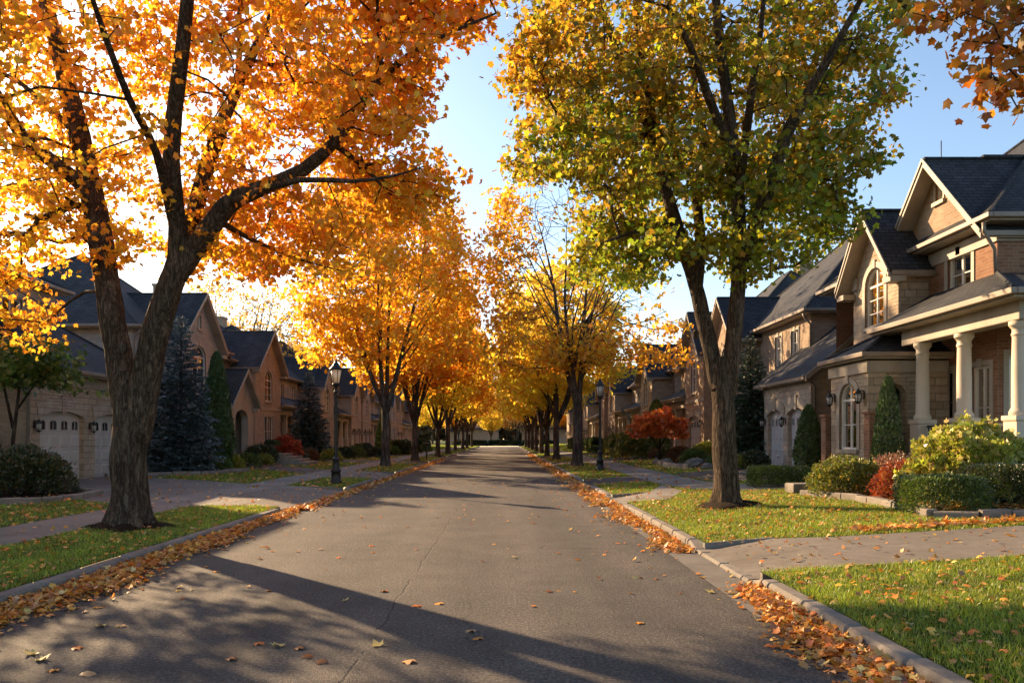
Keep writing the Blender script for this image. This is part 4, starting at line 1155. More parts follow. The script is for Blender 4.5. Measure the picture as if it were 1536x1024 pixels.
def std_house(side, y0, Lh, u0, label, wallm='brick_tan', frontm='brick_tan', roofm='shingle', eave=5.95, pitch=.85, wing=(.0, .42), wingd=1.6, peak=1.0,
              lower='garage', porch=True, depth=10.0, far=False, zb=None, second=None, doorm='door', ncol=3, sidewin=True, upwin=2, group=None, porchmat=None):
    H = House(side, u0, y0, label, zb, far=far, group=group); zb = H.zb - .05; ub = u0 + wingd; y1 = y0 + Lh; ze = zb + eave
    wa, wb = y0 + Lh * wing[0], y0 + Lh * wing[1]; ww = wb - wa
    # main block
    w = MB(); fw = MB(); st = []; cam = []
    segs = [(y0, wa), (wb, y1)]; holes = []
    big = max(segs, key=lambda q: q[1] - q[0])
    for k in range(upwin):
        c = big[0] + (big[1] - big[0]) * (k + .5) / upwin
        holes.append(H.window('st', ub, c - .48, c + .48, zb + 3.95, zb + 5.45, 0, (2, 3), .1))
    # porch door and window below
    c = big[0] + (big[1] - big[0]) * .3; holes.append(H.window('st', ub, c - .6, c + .6, zb + 1.15, zb + 2.75, 0, (2, 2), .1))
    c = big[0] + (big[1] - big[0]) * .72
    dz = zb + .55; da = [(c - .52, dz), (c + .52, dz), (c + .52, dz + 2.15), (c - .52, dz + 2.15)]; holes.append(da)
    P = H.P('st', ub); d = MB(); H.pbox(d, P, c - .5, c + .5, dz + .01, dz + 2.13, .1, .15)
    for i in range(3):
        for j in (-1, 1): H.pbox(d, P, c + j * .24 - .16, c + j * .24 + .16, dz + .15 + i * .66, dz + .68 + i * .66, .085, .099)
    do = H.part(d, 'door', doorm); hb = MB(); hb.lathe(*(P(c + .4, 0, .05)[:2]), [(.02, dz + .95), (.035, dz + .98), (.035, dz + 1.06), (.02, dz + 1.09)], 8); H.part(hb, 'handle', 'iron', do)
    H.wall(w, 'st', ub, [(y0, zb), (y1, zb), (y1, ze), (y0, ze)], holes)
    ch = []
    if sidewin:
        for k, zz in ((.3, 3.95), (.62, 3.95), (.4, 1.1)):
            u = ub + depth * k * .8; ch.append(H.window('cam', y0, u - .42, u + .42, zb + zz, zb + zz + 1.4, 0, (2, 2), .09))
    H.wall(w, 'cam', y0, [(ub, zb), (ub + depth, zb), (ub + depth, ze), (ub, ze)], ch)
    H.shell(w, ub, ub + depth, y0, y1, zb - .3, ze, ('st', 'cam'))
    H.part(w, 'wall', wallm)
    H.hip(ub, ub + depth, y0, y1, ze, pitch, roofm)
    # front wing with its gable
    zw = ze - .15; zp = zw + ww / 2 * peak; cm = (wa + wb) / 2; hs = []
    aw = min(1.0, ww * .2)
    hs.append(H.window('st', u0, cm - aw * .75, cm + aw * .75, zb + 3.65, zb + 5.55, aw * .6, (2, 3), .14))
    if ww > 3.0: vent = H.window('st', u0, cm - .16, cm + .16, zp - ww * .5 * peak * .62, zp - ww * .5 * peak * .62 + .6, 0, (1, 4), None, False); hs.append(vent)
    if lower == 'garage':
        n = 2 if ww > 4.6 else 1; gw = min(2.5, (ww - .9) / n - .3)
        for k in range(n):
            c = wa + ww * (k + .5) / n
            A = H.garage_door('st', u0, c - gw / 2, c + gw / 2, zb + .02, zb + 2.35, .22, 'garage'); hs.append(A)
            hd = MB(); H.header(hd, H.P('st', u0), c - gw / 2, c + gw / 2, zb + 2.35, .22); H.part(hd, 'header', 'trim')
        for k in range(n + 1):
            a = wa + .3 if k == 0 else wb - .3 if k == n else (wa + wb) / 2
            H.lantern('st', u0, a, zb + 1.95)
    elif lower == 'window':
        hs.append(H.window('st', u0, cm - .95, cm + .95, zb + .9, zb + 2.75, .0, (4, 2), .12))
    H.wall(fw, 'st', u0, [(wa, zb), (wb, zb), (wb, zw), (cm, zp - .05), (wa, zw)], hs)
    H.shell(fw, u0, ub + .01, wa, wb, zb - .3, zw, ('st', 'back'))
    H.part(fw, 'front_wall', frontm)
    H.gable('u', u0, ub + min(depth * .5, ww / 2 * peak / pitch + 1.0), wa, wb, zw, zp, mat=roofm)
    bd = MB(); H.pbox(bd, H.P('st', u0), wa - .02, wb + .02, zb + 3.1, zb + 3.28, -.035, -.001); H.part(bd, 'string_course', 'trim')
    if second:     # a dormer gable over the main wall
        sa, sb = y0 + Lh * second[0], y0 + Lh * second[1]; sm = (sa + sb) / 2; sp = ze + (sb - sa) / 2 * peak
        g = MB(); H.wall(g, 'st', ub - .02, [(sa, ze - .1), (sb, ze - .1), (sm, sp - .05)], []); H.part(g, 'gable_wall', frontm)
        H.gable('u', ub - .02, ub + depth * .42, sa, sb, ze, sp, mat=roofm, ret=False)
    if porch:
        pa, pb = (wb, y1) if big[0] >= wb - .01 else (y0, wa)
        up = u0 + .15; zf = zb + .55; zc = zb + 2.95
        f = MB(); H.ubox(f, up, ub - .01, pa + .1, pb - .02, zb - .3, zf); H.part(f, 'porch_floor', porchmat or 'edging', None, .02)
        bm_ = MB(); H.ubox(bm_, up + .08, up + .42, pa + .05, pb - .05, zc, zc + .42); H.part(bm_, 'porch_beam', 'trim', None, .015)
        H.lean(up - .35, ub + .02, pa + .02, pb + .25, zc + .62, zc + 1.5, roofm, hips=False)
        for k in range(ncol):
            yy = pa + .35 + (pb - pa - .7) * k / max(1, ncol - 1)
            H.column(up + .25, yy, zf, zc, .28, .75)
        cs = big[0] + (big[1] - big[0]) * .72
        H.steps(up - .95, up - .01, cs - .9, cs + .9, zb - .03, zf - .02, 3)
    cn = MB(); xx = ub + depth * .6; H.ubox(cn, xx - .35, xx + .35, y0 + Lh * .45, y0 + Lh * .45 + .9, ze, ze + depth * .5 * pitch + .9)
    H.ubox(cn, xx - .42, xx + .42, y0 + Lh * .45 - .07, y0 + Lh * .45 + .97, ze + depth * .5 * pitch + .902, ze + depth * .5 * pitch + 1.05)
    H.part(cn, 'chimney', wallm)
    H.downspout([(ub - .42, y0 - .1, ze - .05), (ub - .42, y0 - .1, ze - .2), (ub - .07, y0 + .05, ze - .5), (ub - .07, y0 + .05, zb + .1)])
    return H

# ---- R1: the stone and brick house by the right lawn
def house_r1():
    H = House(1, 10.0, 20.0, 'large stone and red brick house with four cream porch columns and stacked gables', .55); zb = .5; H.s = 1.022
    U, B = 11.0, 10.2; ze = 6.62
    w = MB(); hs = []
    hs.append(H.window('st', U, 18.45, 19.45, 4.75, 6.2, 0, (2, 3), .12))
    hs.append(H.window('st', U, 19.2, 20.0, 1.75, 3.35, 0, (2, 2), .12))
    hs.append(H.window('st', U, 17.75, 18.45, 1.4, 3.35, .0, (2, 2), .12))
    H.wall(w, 'st', U, [(17.5, zb), (24.0, zb), (24.0, ze), (17.5, ze)], hs)
    cs = [H.window('cam', 17.5, 11.25, 11.85, 1.45, 3.55, .0, (2, 2), .12), H.window('cam', 17.5, 13.6, 14.6, 4.5, 6.0, 0, (2, 3), .1)]
    H.wall(w, 'cam', 17.5, [(U, zb), (20, zb), (20, ze), (U, ze)], cs)
    H.shell(w, U, 20, 17.5, 26, zb - .3, ze, ('st', 'cam'))
    H.part(w, 'wall', 'brick_red')
    # sunlit tan brick facing of the street front above the porch is one more wythe with its own windows' reveals
    H.hip(U, 20, 17.5, 26.0, ze + .05, .86)
    fz = MB(); H.pbox(fz, H.P('st', U), 17.5, 20.25, ze - .48, ze - .16, -.05, -.002); H.pbox(fz, H.P('cam', 17.5), 10.951, 20, ze - .48, ze - .16, -.05, -.002); H.part(fz, 'frieze', 'trim')
    # tall brick gable standing on the street wall
    g = MB(); v = H.window('st', U - .05, 19.55, 19.9, 7.75, 8.35, 0, (1, 5), .06, False)
    H.wall(g, 'st', U - .05, [(17.75, ze - .1), (21.85, ze - .1), (19.75, 8.72)], [v]); H.part(g, 'gable_wall', 'brick_tan')
    H.gable('u', U - .05, 16.5, 17.65, 21.85, ze + .05, 8.83, ret=False)
    # stone bay with arched window
    b = MB(); a = H.window('st', B, 21.05, 22.15, 4.8, 6.45, .5, (2, 3), .16)
    H.wall(b, 'st', B, [(20.3, zb), (22.9, zb), (22.9, 6.35), (21.6, 7.85), (20.3, 6.35)], [a]); H.shell(b, B, U + .01, 20.3, 22.9, zb, 6.35, ('st', 'back'))
    H.part(b, 'bay_wall', 'stone')
    H.gable('u', B, 13.0, 20.3, 22.9, 6.42, 8.05, name='bay_roof')
    for yy in (20.3, 22.9):
        q = MB(); H.pbox(q, H.P('st', B), yy - .02 if yy < 21 else yy - .3, yy + .3 if yy < 21 else yy + .02, 6.02, 6.36, -.05, -.002); H.part(q, 'frieze', 'trim')
    # one storey stone entrance box with its hipped roof
    E = 9.0; e0, e1 = 19.4, 21.6; zt2 = 3.62
    e = MB(); aw = H.window('st', E, 20.0, 21.05, 1.35, 3.12, .45, (2, 2), .16)
    P = H.P('cam', e0); op = arch(9.3, 9.95, .9, 3.05, .33)
    H.wall(e, 'st', E, [(e0, zb), (e1, zb), (e1, zt2), (e0, zt2)], [aw]); H.wall(e, 'cam', e0, [(E, zb), (B + .8, zb), (B + .8, zt2), (E, zt2)], [op], .3); H.shell(e, E, B, e0, e1, zb, zt2, ('st', 'cam'))
    H.part(e, 'entrance_wall', 'stone')
    inn = MB(); H.pbox(inn, P, 9.32, 9.93, .9, 3.2, .75, .8); H.part(inn, 'entrance_door', 'door')
    H.window('cam', e0 + .3, 9.34, 9.9, 1.6, 2.9, .2, (2, 2), None, False)
    co = MB(); H.pbox(co, H.P('st', E), e0 - .06, e1 + .06, zt2 - .3, zt2 - .02, -.06, -.002); H.pbox(co, H.P('cam', e0), E - .0, B + .75, zt2 - .3, zt2 - .02, -.062, -.002); H.part(co, 'cornice', 'trim')
    H.hip(E, B + 1.2, e0, e1, zt2 + .18, .56, name='entrance_roof', oh=.2)
    for yy in (e0 - .32, e1 + .1):
        p = MB(); H.ubox(p, E - .12, E + .22, yy, yy + .3, zb, 2.25); H.ubox(p, E - .16, E + .26, yy - .04, yy + .34, 2.252, 2.32); H.part(p, 'brick_pier', 'brick_red', None, .01)
    for yy in (19.62, 21.35):
        H.lantern('st', E, yy, 2.75)
    # porch
    zf = 1.15; zc = 3.97
    f = MB(); H.ubox(f, 9.55, U - .01, 14.75, 19.38, .3, zf); H.ubox(f, U - .01, 15.5, 14.75, 17.48, .3, zf); H.part(f, 'porch_floor', 'stone', None, .02)
    bmn = MB(); H.ubox(bmn, 9.82, 10.2, 14.95, 19.4, zc, zc + .42); H.ubox(bmn, 10.21, 16, 14.95, 15.33, zc, zc + .42); H.part(bmn, 'porch_beam', 'trim', None, .02)
    cl = MB(); H.ubox(cl, 10.2, U + 4, 15.33, 17.49, zc + .3, zc + .36); H.part(cl, 'porch_ceiling', 'trim')
    for yy in (18.75, 17.05, 15.2): H.column(10.0, yy, zf, zc, .31, .95, True)
    H.column(13.6, 15.2, zf, zc, .31, .95, True)
    r = MB(); z0, z1 = 4.5, 5.42; q = lambda u, y, z: (H.s * u, y, z)
    r.poly([q(9.45, 20.3, z0), q(9.45, 14.55, z0), q(11.0, 17.5, z1), q(11.0, 20.3, z1)]); r.poly([q(9.45, 14.55, z0), q(17, 14.55, z0), q(17, 17.5, z1), q(11.0, 17.5, z1)])
    r.tube([q(9.45, 14.55, z0 + .01), q(11.0, 17.5, z1 + .01)], [.055, .055], 5, False)
    ro = H.part(r, 'porch_roof', 'shingle')
    so = MB(); H.ubox(so, 9.48, U - .01, 14.58, 20.28, z0 - .16, z0 - .012); H.ubox(so, U - .008, 16.98, 14.58, 17.48, z0 - .16, z0 - .012); H.part(so, 'soffit', 'trim', ro)
    gu = MB(); H.ubox(gu, 9.36, 9.475, 14.47, 20.3, z0 - .11, z0 + .012); H.ubox(gu, 9.477, 17, 14.46, 14.575, z0 - .11, z0 + .012); H.part(gu, 'gutter', 'gutter', ro, .015)
    # railing between the first columns
    for (y0, y1) in ((17.3, 18.5), (15.45, 16.8)):
        rl = MB(); H.ubox(rl, 9.97, 10.03, y0, y1, zf + .75, zf + .81); H.ubox(rl, 9.98, 10.02, y0, y1, zf + .12, zf + .16)
        k = y0 + .08
        while k < y1: H.ubox(rl, 9.988, 10.012, k, k + .024, zf + .161, zf + .749); k += .12
        H.part(rl, 'railing', 'iron')
    H.downspout([(10.55, 17.25, 6.5), (10.55, 17.25, 6.3), (10.9, 17.44, 5.95), (10.93, 17.44, 5.4)])
    H.steps(8.7, 9.54, 17.2, 19.0, .45, 1.12, 4)
    an = MB(); an.tube([(11.9, 20.9, 8.0), (11.9, 20.9, 9.75)], .014, 5); H.part(an, 'antenna', 'iron')
    # a further roof of the house behind
    H.hip(16.5, 24, 18.2, 25.4, 8.2, .9, name='rear_roof')
    bw = MB(); H.shell(bw, 16.5, 24, 18.2, 25.4, 6, 8.1); H.part(bw, 'rear_wall', 'brick_tan')
    rv = MB(); rv.box(12.3, 13.6, 19.69, 19.81, 8.84, 8.93); H.part(rv, 'ridge_vent', 'shingle')

def house_r2():
    H = House(1, 10.5, 26.3, 'tan brick house with a pale stone double garage beside the stone house', .6); zb = .56
    g0, g1, G = 26.3, 31.0, 10.5; ze = 3.98
    w = MB(); hs = []
    for (a, b) in ((26.75, 28.45), (28.9, 30.6)):
        hs.append(H.garage_door('st', G, a, b, zb + .04, 2.75, .28, 'garage_pale'))
        hd = MB(); H.header(hd, H.P('st', G), a, b, 2.75, .28, .38); H.part(hd, 'header', 'trim')
    H.wall(w, 'st', G, [(g0, zb), (g1, zb), (g1, ze), (g0, ze)], hs); H.shell(w, G, 16.5, g0, g1, zb - .3, ze, ('st', 'cam'))
    H.part(w, 'garage_wall', 'stone_pale')
    cw = MB(); H.wall(cw, 'cam', g0, [(G, zb), (16.5, zb), (16.5, ze), (13.5, 6.3), (G, ze)], []); H.part(cw, 'side_wall', 'brick_tan')
    H.gable('y', g0, g1 + .3, G, 16.5, ze + .05, 6.5, oh=.3, name='garage_roof', ret=False)
    fz = MB(); H.pbox(fz, H.P('st', G), g0, g1, ze - .33, ze - .08, -.05, -.002); H.part(fz, 'frieze', 'trim')
    for a in (26.5, 28.67, 30.85): H.lantern('st', G, a, 2.3)
    H.downspout([(10.15, 26.1, 3.8), (10.2, 26.1, 3.7), (10.6, 26.24, 3.45), (10.6, 26.24, .6)])
    # two storey block behind
    U = 12.0; y0, y1 = 30.0, 40.5; zu = 6.62; m = MB()
    hs = [H.window('st', U, 31.3, 32.1, 4.6, 6.1, 0, (2, 3), .1), H.window('st', U, 33.2, 34.0, 4.6, 6.1, 0, (2, 3), .1), H.window('st', U, 33.4, 34.6, 1.6, 3.1, 0, (2, 2), .1)]
    H.wall(m, 'st', U, [(y0, zb), (y1, zb), (y1, zu), (y0, zu)], hs)
    H.wall(m, 'cam', y0, [(U, zb), (21, zb), (21, zu), (U, zu)], []); H.shell(m, U, 21, y0, y1, zb, zu, ('st', 'cam')); H.part(m, 'wall', 'brick_tan')
    H.hip(U, 21, y0, y1, zu + .04, .95)
    H.downspout([(11.6, 29.8, 6.5), (11.65, 29.8, 6.35), (11.95, 29.94, 6.1), (11.95, 29.94, 4.9)])
    # gabled bay at the far end
    B = 10.9; b0, b1 = 36.0, 40.0; fb = MB()
    a = [H.window('st', B, 37.5, 38.5, 4.4, 6.1, .4, (2, 3), .12), H.window('st', B, 37.3, 38.7, 1.5, 3.2, .3, (2, 2), .12)]
    H.wall(fb, 'st', B, [(b0, zb), (b1, zb), (b1, zu - .1), (38, 8.5), (b0, zu - .1)], a); H.shell(fb, B, U + .01, b0, b1, zb, zu - .1, ('st', 'back')); H.part(fb, 'bay_wall', 'brick_tan')
    H.gable('u', B, 15.5, b0, b1, zu, 8.6, name='bay_roof')
    H.lean(10.6, U + .02, 31.3, 35.95, 3.7, 4.7, hips=False, name='entry_roof')
    for yy in (31.7, 33.6, 35.6): H.column(10.9, yy, .9, 3.5, .26, .6)
    f = MB(); H.ubox(f, 10.65, U - .01, 31.3, 35.9, .2, .9); H.part(f, 'porch_floor', 'edging', None, .02)

def house_l1():
    H = House(-1, 14.0, 22.5, 'nearest brown brick house with stone double garage behind the big forked maple', .3); zb = .28
    G = 14.0; g0, g1 = 22.5, 30.2; ze = 3.75; w = MB(); hs = []
    for (a, b) in ((23.1, 25.5), (26.2, 28.6)):
        hs.append(H.garage_door('st', G, a, b, zb + .04, 2.5, .22, 'garage'))
        hd = MB(); H.header(hd, H.P('st', G), a, b, 2.5, .22, .42); H.part(hd, 'header', 'stone_pale')
    H.wall(w, 'st', G, [(g0, zb), (g1, zb), (g1, ze), (g0, ze)], hs); H.part(w, 'garage_wall', 'stone')
    cw = MB(); H.wall(cw, 'cam', g0, [(G, zb), (22, zb), (22, ze), (G, ze)], [H.window('cam', g0, 17.2, 18.2, 1.3, 2.7, 0, (2, 2), .1)]); H.shell(cw, G, 22, g0, g1, zb, ze, ('st', 'cam')); H.part(cw, 'side_wall', 'brick_tan')
    H.hip(G, 22, g0, g1, ze + .05, .72, name='garage_roof')
    fz = MB(); H.pbox(fz, H.P('st', G), g0, g1, ze - .42, ze - .16, -.05, -.002); H.part(fz, 'frieze', 'trim')
    for a in (22.8, 25.85, 28.95): H.lantern('st', G, a, 2.05)
    H.downspout([(13.7, 22.3, 3.6), (13.75, 22.3, 3.5), (13.95, 22.44, 3.25), (13.95, 22.44, .35)])
    U = 16.0; y0, y1 = 17.5, 27.2; zu = 6.85; m = MB()
    hs = [H.window('st', U, 20.5, 21.6, 4.7, 6.2, 0, (2, 3), .1), H.window('st', U, 24.4, 25.4, 4.75, 6.2, 0, (2, 3), .1)]
    H.wall(m, 'st', U, [(y0, zb), (y1, zb), (y1, zu), (y0, zu)], hs); H.shell(m, U, 25, y0, y1, zb, zu, ('st',)); H.part(m, 'wall', 'brick_tan')
    H.hip(U, 25, y0, y1, zu + .05, .5)
    fz = MB(); H.pbox(fz, H.P('st', U), y0, y1, zu - .6, zu - .18, -.06, -.002); H.part(fz, 'frieze', 'trim')

def house_l2():
    H = House(-1, 15.0, 33.0, 'pale grey brick house with steep front gable and arched windows behind the spruce', .3); zb = .28
    U = 16.0; y0, y1 = 33.0, 43.5; ze = 6.45; m = MB()
    H.wall(m, 'st', U, [(y0, zb), (y1, zb), (y1, ze), (y0, ze)], [H.window('st', U, 33.6, 34.5, 4.4, 6.0, 0, (2, 3), .1), H.window('st', U, 41.3, 42.3, 4.5, 6.0, 0, (2, 3), .1)])
    H.wall(m, 'cam', y0, [(U, zb), (26, zb), (26, ze), (U, ze)], [H.window('cam', y0, 21, 22, 4.4, 5.8, 0, (2, 3), .1)]); H.shell(m, U, 26, y0, y1, zb, ze, ('st', 'cam')); H.part(m, 'wall', 'brick_grey')
    H.hip(U, 26, y0, y1, ze + .05, .78)
    B = 14.9; b0, b1 = 34.9, 39.9; g = MB()
    hs = [H.window('st', B, 36.6, 38.2, 4.15, 6.15, .55, (2, 3), .16), H.window('st', B, 37.2, 37.6, 7.0, 7.65, 0, (1, 3), .06, False), H.window('st', B, 36.2, 38.6, 1.0, 2.9, 0, (3, 2), .12)]
    H.wall(g, 'st', B, [(b0, zb), (b1, zb), (b1, 6.3), (37.4, 8.55), (b0, 6.3)], hs); H.shell(g, B, U + .01, b0, b1, zb, 6.3, ('st', 'back')); H.part(g, 'front_wall', 'brick_grey')
    H.gable('u', B, 20.5, b0, b1, 6.36, 8.7, name='gable_roof')
    # entrance portico with its own small gable
    E = 13.4; e0, e1 = 37.3, 40.9; em = (e0 + e1) / 2; p = MB(); zf = .85
    ar = arch(em - .95, em + .95, zf, 3.1, .5)
    H.wall(p, 'st', E, [(e0, zb), (e1, zb), (e1, 3.55), (em, 5.0), (e0, 3.55)], [ar], .35)
    H.wall(p, 'cam', e0, [(E, zb), (U, zb), (U, 3.55), (E, 3.55)], [arch(E + .35, U - .4, zf, 3.0, .5)], .3); H.shell(p, E, U, e0, e1, zb, 3.55, ('st', 'cam', 'back')); H.part(p, 'portico_wall', 'trim')
    H.gable('u', E, U + 1.5, e0, e1, 3.62, 5.15, oh=.3, name='portico_roof')
    f = MB(); H.ubox(f, E - .3, U - .01, e0 - .1, e1 + .1, .1, zf); H.part(f, 'porch_floor', 'edging', None, .02)
    d = MB(); H.pbox(d, H.P('st', U), em - .6, em + .6, zf, 3.0, -.06, -.002); do = H.part(d, 'door', 'door')
    ln = MB(); ln.lathe(-(E + .9), em, [(.02, 3.3), (.03, 2.75), (.1, 2.7), (.12, 2.6), (.08, 2.35)], 8); H.part(ln, 'hanging_lantern', 'iron')
    H.downspout([(15.6, 32.8, 6.3), (15.65, 32.8, 6.2), (15.93, 32.94, 5.95), (15.93, 32.94, .4)])
# ------------------------------------------------------------------ ground, street, kerbs
Y0, YE = -14.0, 150.0
DROP_L = [(17.0, 23.6), (29.2, 34.6), (46, 50), (62, 66), (77, 81), (95, 99)]
DROP_R = [(8.75, 11.15), (18.3, 20.7), (25.2, 28.2), (44, 48), (59, 63), (74, 78), (92, 96)]
kl, kr = KL - .15, KR + .15; AP = 1.0             # aprons ramp up over this width behind the kerb
g = MB()
for a, b, c, d in ((-500, kl - 9, kl - AP, 0), (kr + AP, kr + 7.6, 500, 0)):
    for x0, x1 in ((a, b), (b, c)): g.poly([(x0, -60, zt(x0)), (x1, -60, zt(x1)), (x1, 900, zt(x1)), (x0, 900, zt(x0))])
g.poly([(kl, -60, -.06), (kr, -60, -.06), (kr, YE, -.06), (kl, YE, -.06)]); g.poly([(kl, YE, .13), (kr, YE, .13), (kr, 900, .13), (kl, 900, .13)])
APRON = []
for k0, sg, drops in ((kl, -1, DROP_L), (kr, 1, DROP_R)):
    k1 = k0 + sg * AP; y = -60
    for p, q in drops + [(900, 901)]:
        g.poly([(k0, y, zt(k0)), (k1, y, zt(k1)), (k1, p, zt(k1)), (k0, p, zt(k0))])
        if p < 900:
            for yy in (p, q): g.poly([(k0, yy, zt(k0)), (k1, yy, zt(k1)), (k1, yy, zt(k1) - .03), (k0, yy, .0)])
            APRON.append((k0, k1, p, q))
        y = q
tag(g.build('ground', M['lawn']), kind='structure')

def rect(x0, x1, y0, y1): return [(x0, y0), (x1, y0), (x1, y1), (x0, y1)]
PAVE = []
def pave(name, poly, off, mat):
    PAVE.append(poly); return patch(name, poly, off, mat)
patch('road', rect(KL + .0, KR - .0, Y0, YE), 0.0, M['asphalt'])
patch('gutter_pan', rect(KR - .42, KR, Y0, YE), .004, M['gutterpan']); patch('gutter_pan', rect(KL, KL + .34, Y0, YE), .004, M['gutterpan'])

def kerb(x0, sgn, drops):
    b = MB(); y = Y0
    def hh(y):
        h = .13
        for a, c in drops: h = min(h, max(.035, .035 + .095 * max(a - y, y - c) / .45)) if a - .45 < y < c + .45 else h
        return h
    cuts = set()
    while y < YE:
        cuts.add(round(y, 3)); y += .92
    for a, c in drops: cuts |= {a, c, a - .45, c + .45}
    cuts = sorted(cuts); rnd = random.Random(3)
    for a, c in zip(cuts, cuts[1:]):
        if c - a < .05: continue
        j = rnd.uniform(-.006, .006); R = []
        for yy, e in ((a + .009, 1), (a + .03, 0), (c - .03, 0), (c - .009, 1)):
            h = hh(yy) + j - .016 * e; q = .018 * e
            R.append([(x0 + sgn * q, yy, -.05), (x0 + sgn * (q + .012), yy, max(.01, h - .03)), (x0 + sgn * (.035 + q * .5), yy, h), (x0 + sgn * .148, yy, h + .004), (x0 + sgn * .15, yy, -.05)])
        b.loft(R, True)
    for p, q in drops:      # short kerb returns beside each apron
        for yy in (p - .095, q - .005):
            k0, k1 = x0 + sgn * .151, x0 + sgn * (.15 + AP); z1 = zt(k1)
            b.loft([[(k0, yy, -.02), (k0, yy + .1, -.02), (k0, yy + .1, .128), (k0, yy, .128)], [(k1, yy, z1 - .1), (k1, yy + .1, z1 - .1), (k1, yy + .1, z1 + .02), (k1, yy, z1 + .02)]], True)
    return tag(b.build('kerb', M['kerb']), kind='structure')
kerb(KL, -1, DROP_L); kerb(KR, 1, DROP_R)

SWL = (-8.15, -6.85); SWR = (4.75, 6.1)
pave('sidewalk', rect(SWL[0], SWL[1], Y0, YE), .012, M['concrete'])
pave('sidewalk', [(SWR[0], YE), (SWR[0], 23.5), (5.0, 21.2), (6.2, 19.5), (8.75, 18.7), (8.75, 20.2), (7.0, 21.0), (6.3, 22.3), (SWR[1], 23.6), (SWR[1], YE)], .012, M['concrete'])
for i, (k0, k1, p, q) in enumerate(APRON):
    b = MB(); b.poly([(k0, p - .0, .036), (k1, p, zt(k1) + .012), (k1, q, zt(k1) + .012), (k0, q, .036)])
    mt = 'drive' if i in (0, 1, 6) else 'concrete' if i == 7 else 'asphalt_drive'
    tag(b.build('driveway_apron', M[mt]), kind='structure'); PAVE.append(rect(min(k0, k1), max(k0, k1), p, q))
al, ar = kl - AP, kr + AP
pave('driveway', [(al, 17.0), (al, 23.6), (SWL[1], 24.0), (SWL[1], 16.6)], .008, M['drive'])
pave('driveway', [(SWL[0], 16.8), (SWL[0], 24.3), (-10.0, 25.6), (-12.2, 26.6), (-12.6, 30.4), (-13.99, 30.4), (-13.99, 22.4), (-12.0, 20.5), (-9.5, 17.4)], .009, M['drive'])
pave('driveway', [(al, 29.2), (al, 34.6), (SWL[1], 35.0), (SWL[1], 29.0)], .008, M['drive'])
pave('driveway', [(SWL[0], 31.3), (SWL[0], 35.2), (-11, 38.5), (-13.0, 42), (-14.5, 42), (-14.5, 39), (-12.2, 36.0)], .009, M['asphalt_drive'])
for a, c in DROP_L[2:]: pave('driveway', rect(-15.2, al, a, c), .008, M['asphalt_drive'])
pave('driveway', [(ar, 8.75), (ar, 11.15), (4.7, 10.95), (7.5, 10.95), (13.5, 10.6), (13.5, 8.5), (6, 8.75), (4.3, 8.7)], .008, M['drive'])
pave('driveway', [(ar, 18.3), (ar, 20.7), (SWR[0], 23.2), (SWR[0], 20.5)], .008, M['concrete'])
pave('driveway', [(6.3, 23.0), (8.8, 22.4), (10.45, 26.4), (10.45, 30.9), (8.6, 30.0), (6.2, 28.2)], .009, M['asphalt_drive'])
pave('driveway', [(ar, 25.2), (ar, 28.2), (SWR[0], 28.4), (SWR[0], 25.0)], .008, M['asphalt_drive'])
for a, c in DROP_R[3:]: pave('driveway', rect(ar, 10.5, a, c), .008, M['asphalt_drive'])

BEDS = []
def bed(poly, label, edge=None, eh=.13):
    BEDS.append(poly); patch('planting_bed', poly, .02, M['mulch'])
    if edge:
        b = MB(); rnd = random.Random(len(BEDS))
        for (x0, y0), (x1, y1) in zip(edge, edge[1:]):
            Ls = math.hypot(x1 - x0, y1 - y0); k = max(1, round(Ls / .5)); dx, dy = (x1 - x0) / k, (y1 - y0) / k; l = math.hypot(dx, dy); nx, ny = -dy / l * .09, dx / l * .09
            for i in range(k):
                ax, ay = x0 + dx * (i + .02), y0 + dy * (i + .02); cx, cy = x0 + dx * (i + .98), y0 + dy * (i + .98); h = eh + rnd.uniform(-.015, .015); q = rnd.uniform(-.012, .012)
                za, zc = zt(ax), zt(cx)
                def rg(s, dz): return [(ax + nx * s + q, ay + ny * s, za + dz), (cx + nx * s + q, cy + ny * s, zc + dz), (cx - nx * s + q, cy - ny * s, zc + dz), (ax - nx * s + q, ay - ny * s, za + dz)]
                b.loft([rg(1, -.08), rg(1, h - .02), rg(.8, h)], True)
        tag(b.build('stone_edging', M['edging']), label, 'edging')
e = [G(1204, 742), G(1290, 751), G(1345, 763), G(1400, 777), G(1470, 778), G(1560, 775), (10.5, 11.6)]
bed(e + [(10.5, 19.3), (8.8, 18.5)], 'curved stone edging round the shrub bed before the stone house', e)
e = [(-13.8, 14.2), (-11.5, 14.8), G(0, 757), G(60, 754), G(120, 748), G(150, 741), (-12.0, 20.2)]
bed(e + [(-13.9, 22.2), (-15, 15)], 'low stone edging of the dark bed by the near left garage', e)
e = [(-13.9, 26.7), G(215, 713), G(300, 712), G(372, 707), (-11.6, 31.6)]
bed(e + [(-13.0, 36), (-14.8, 34.8), (-15.8, 30.5)], 'straight stone edging under the blue spruce', e)
e = [(7.6, 31.4), (7.1, 33.5), (7.3, 37), (8.0, 40.4)]
bed(e + [(10.4, 40.4), (10.6, 31.2)], 'rough rock border of the bed under the red maple', e, .2)
for k, (a, c) in enumerate(((36.5, 45.5), (50.5, 61.5), (66.5, 76.5), (81.5, 94))):
    bed(rect(-14.8, -11.2, a if k else 42.4, c), '')
for a, c in ((48.5, 58.5), (63.5, 73.5), (78.5, 91.5)): bed(rect(7.4, 10.4, a, c), '')

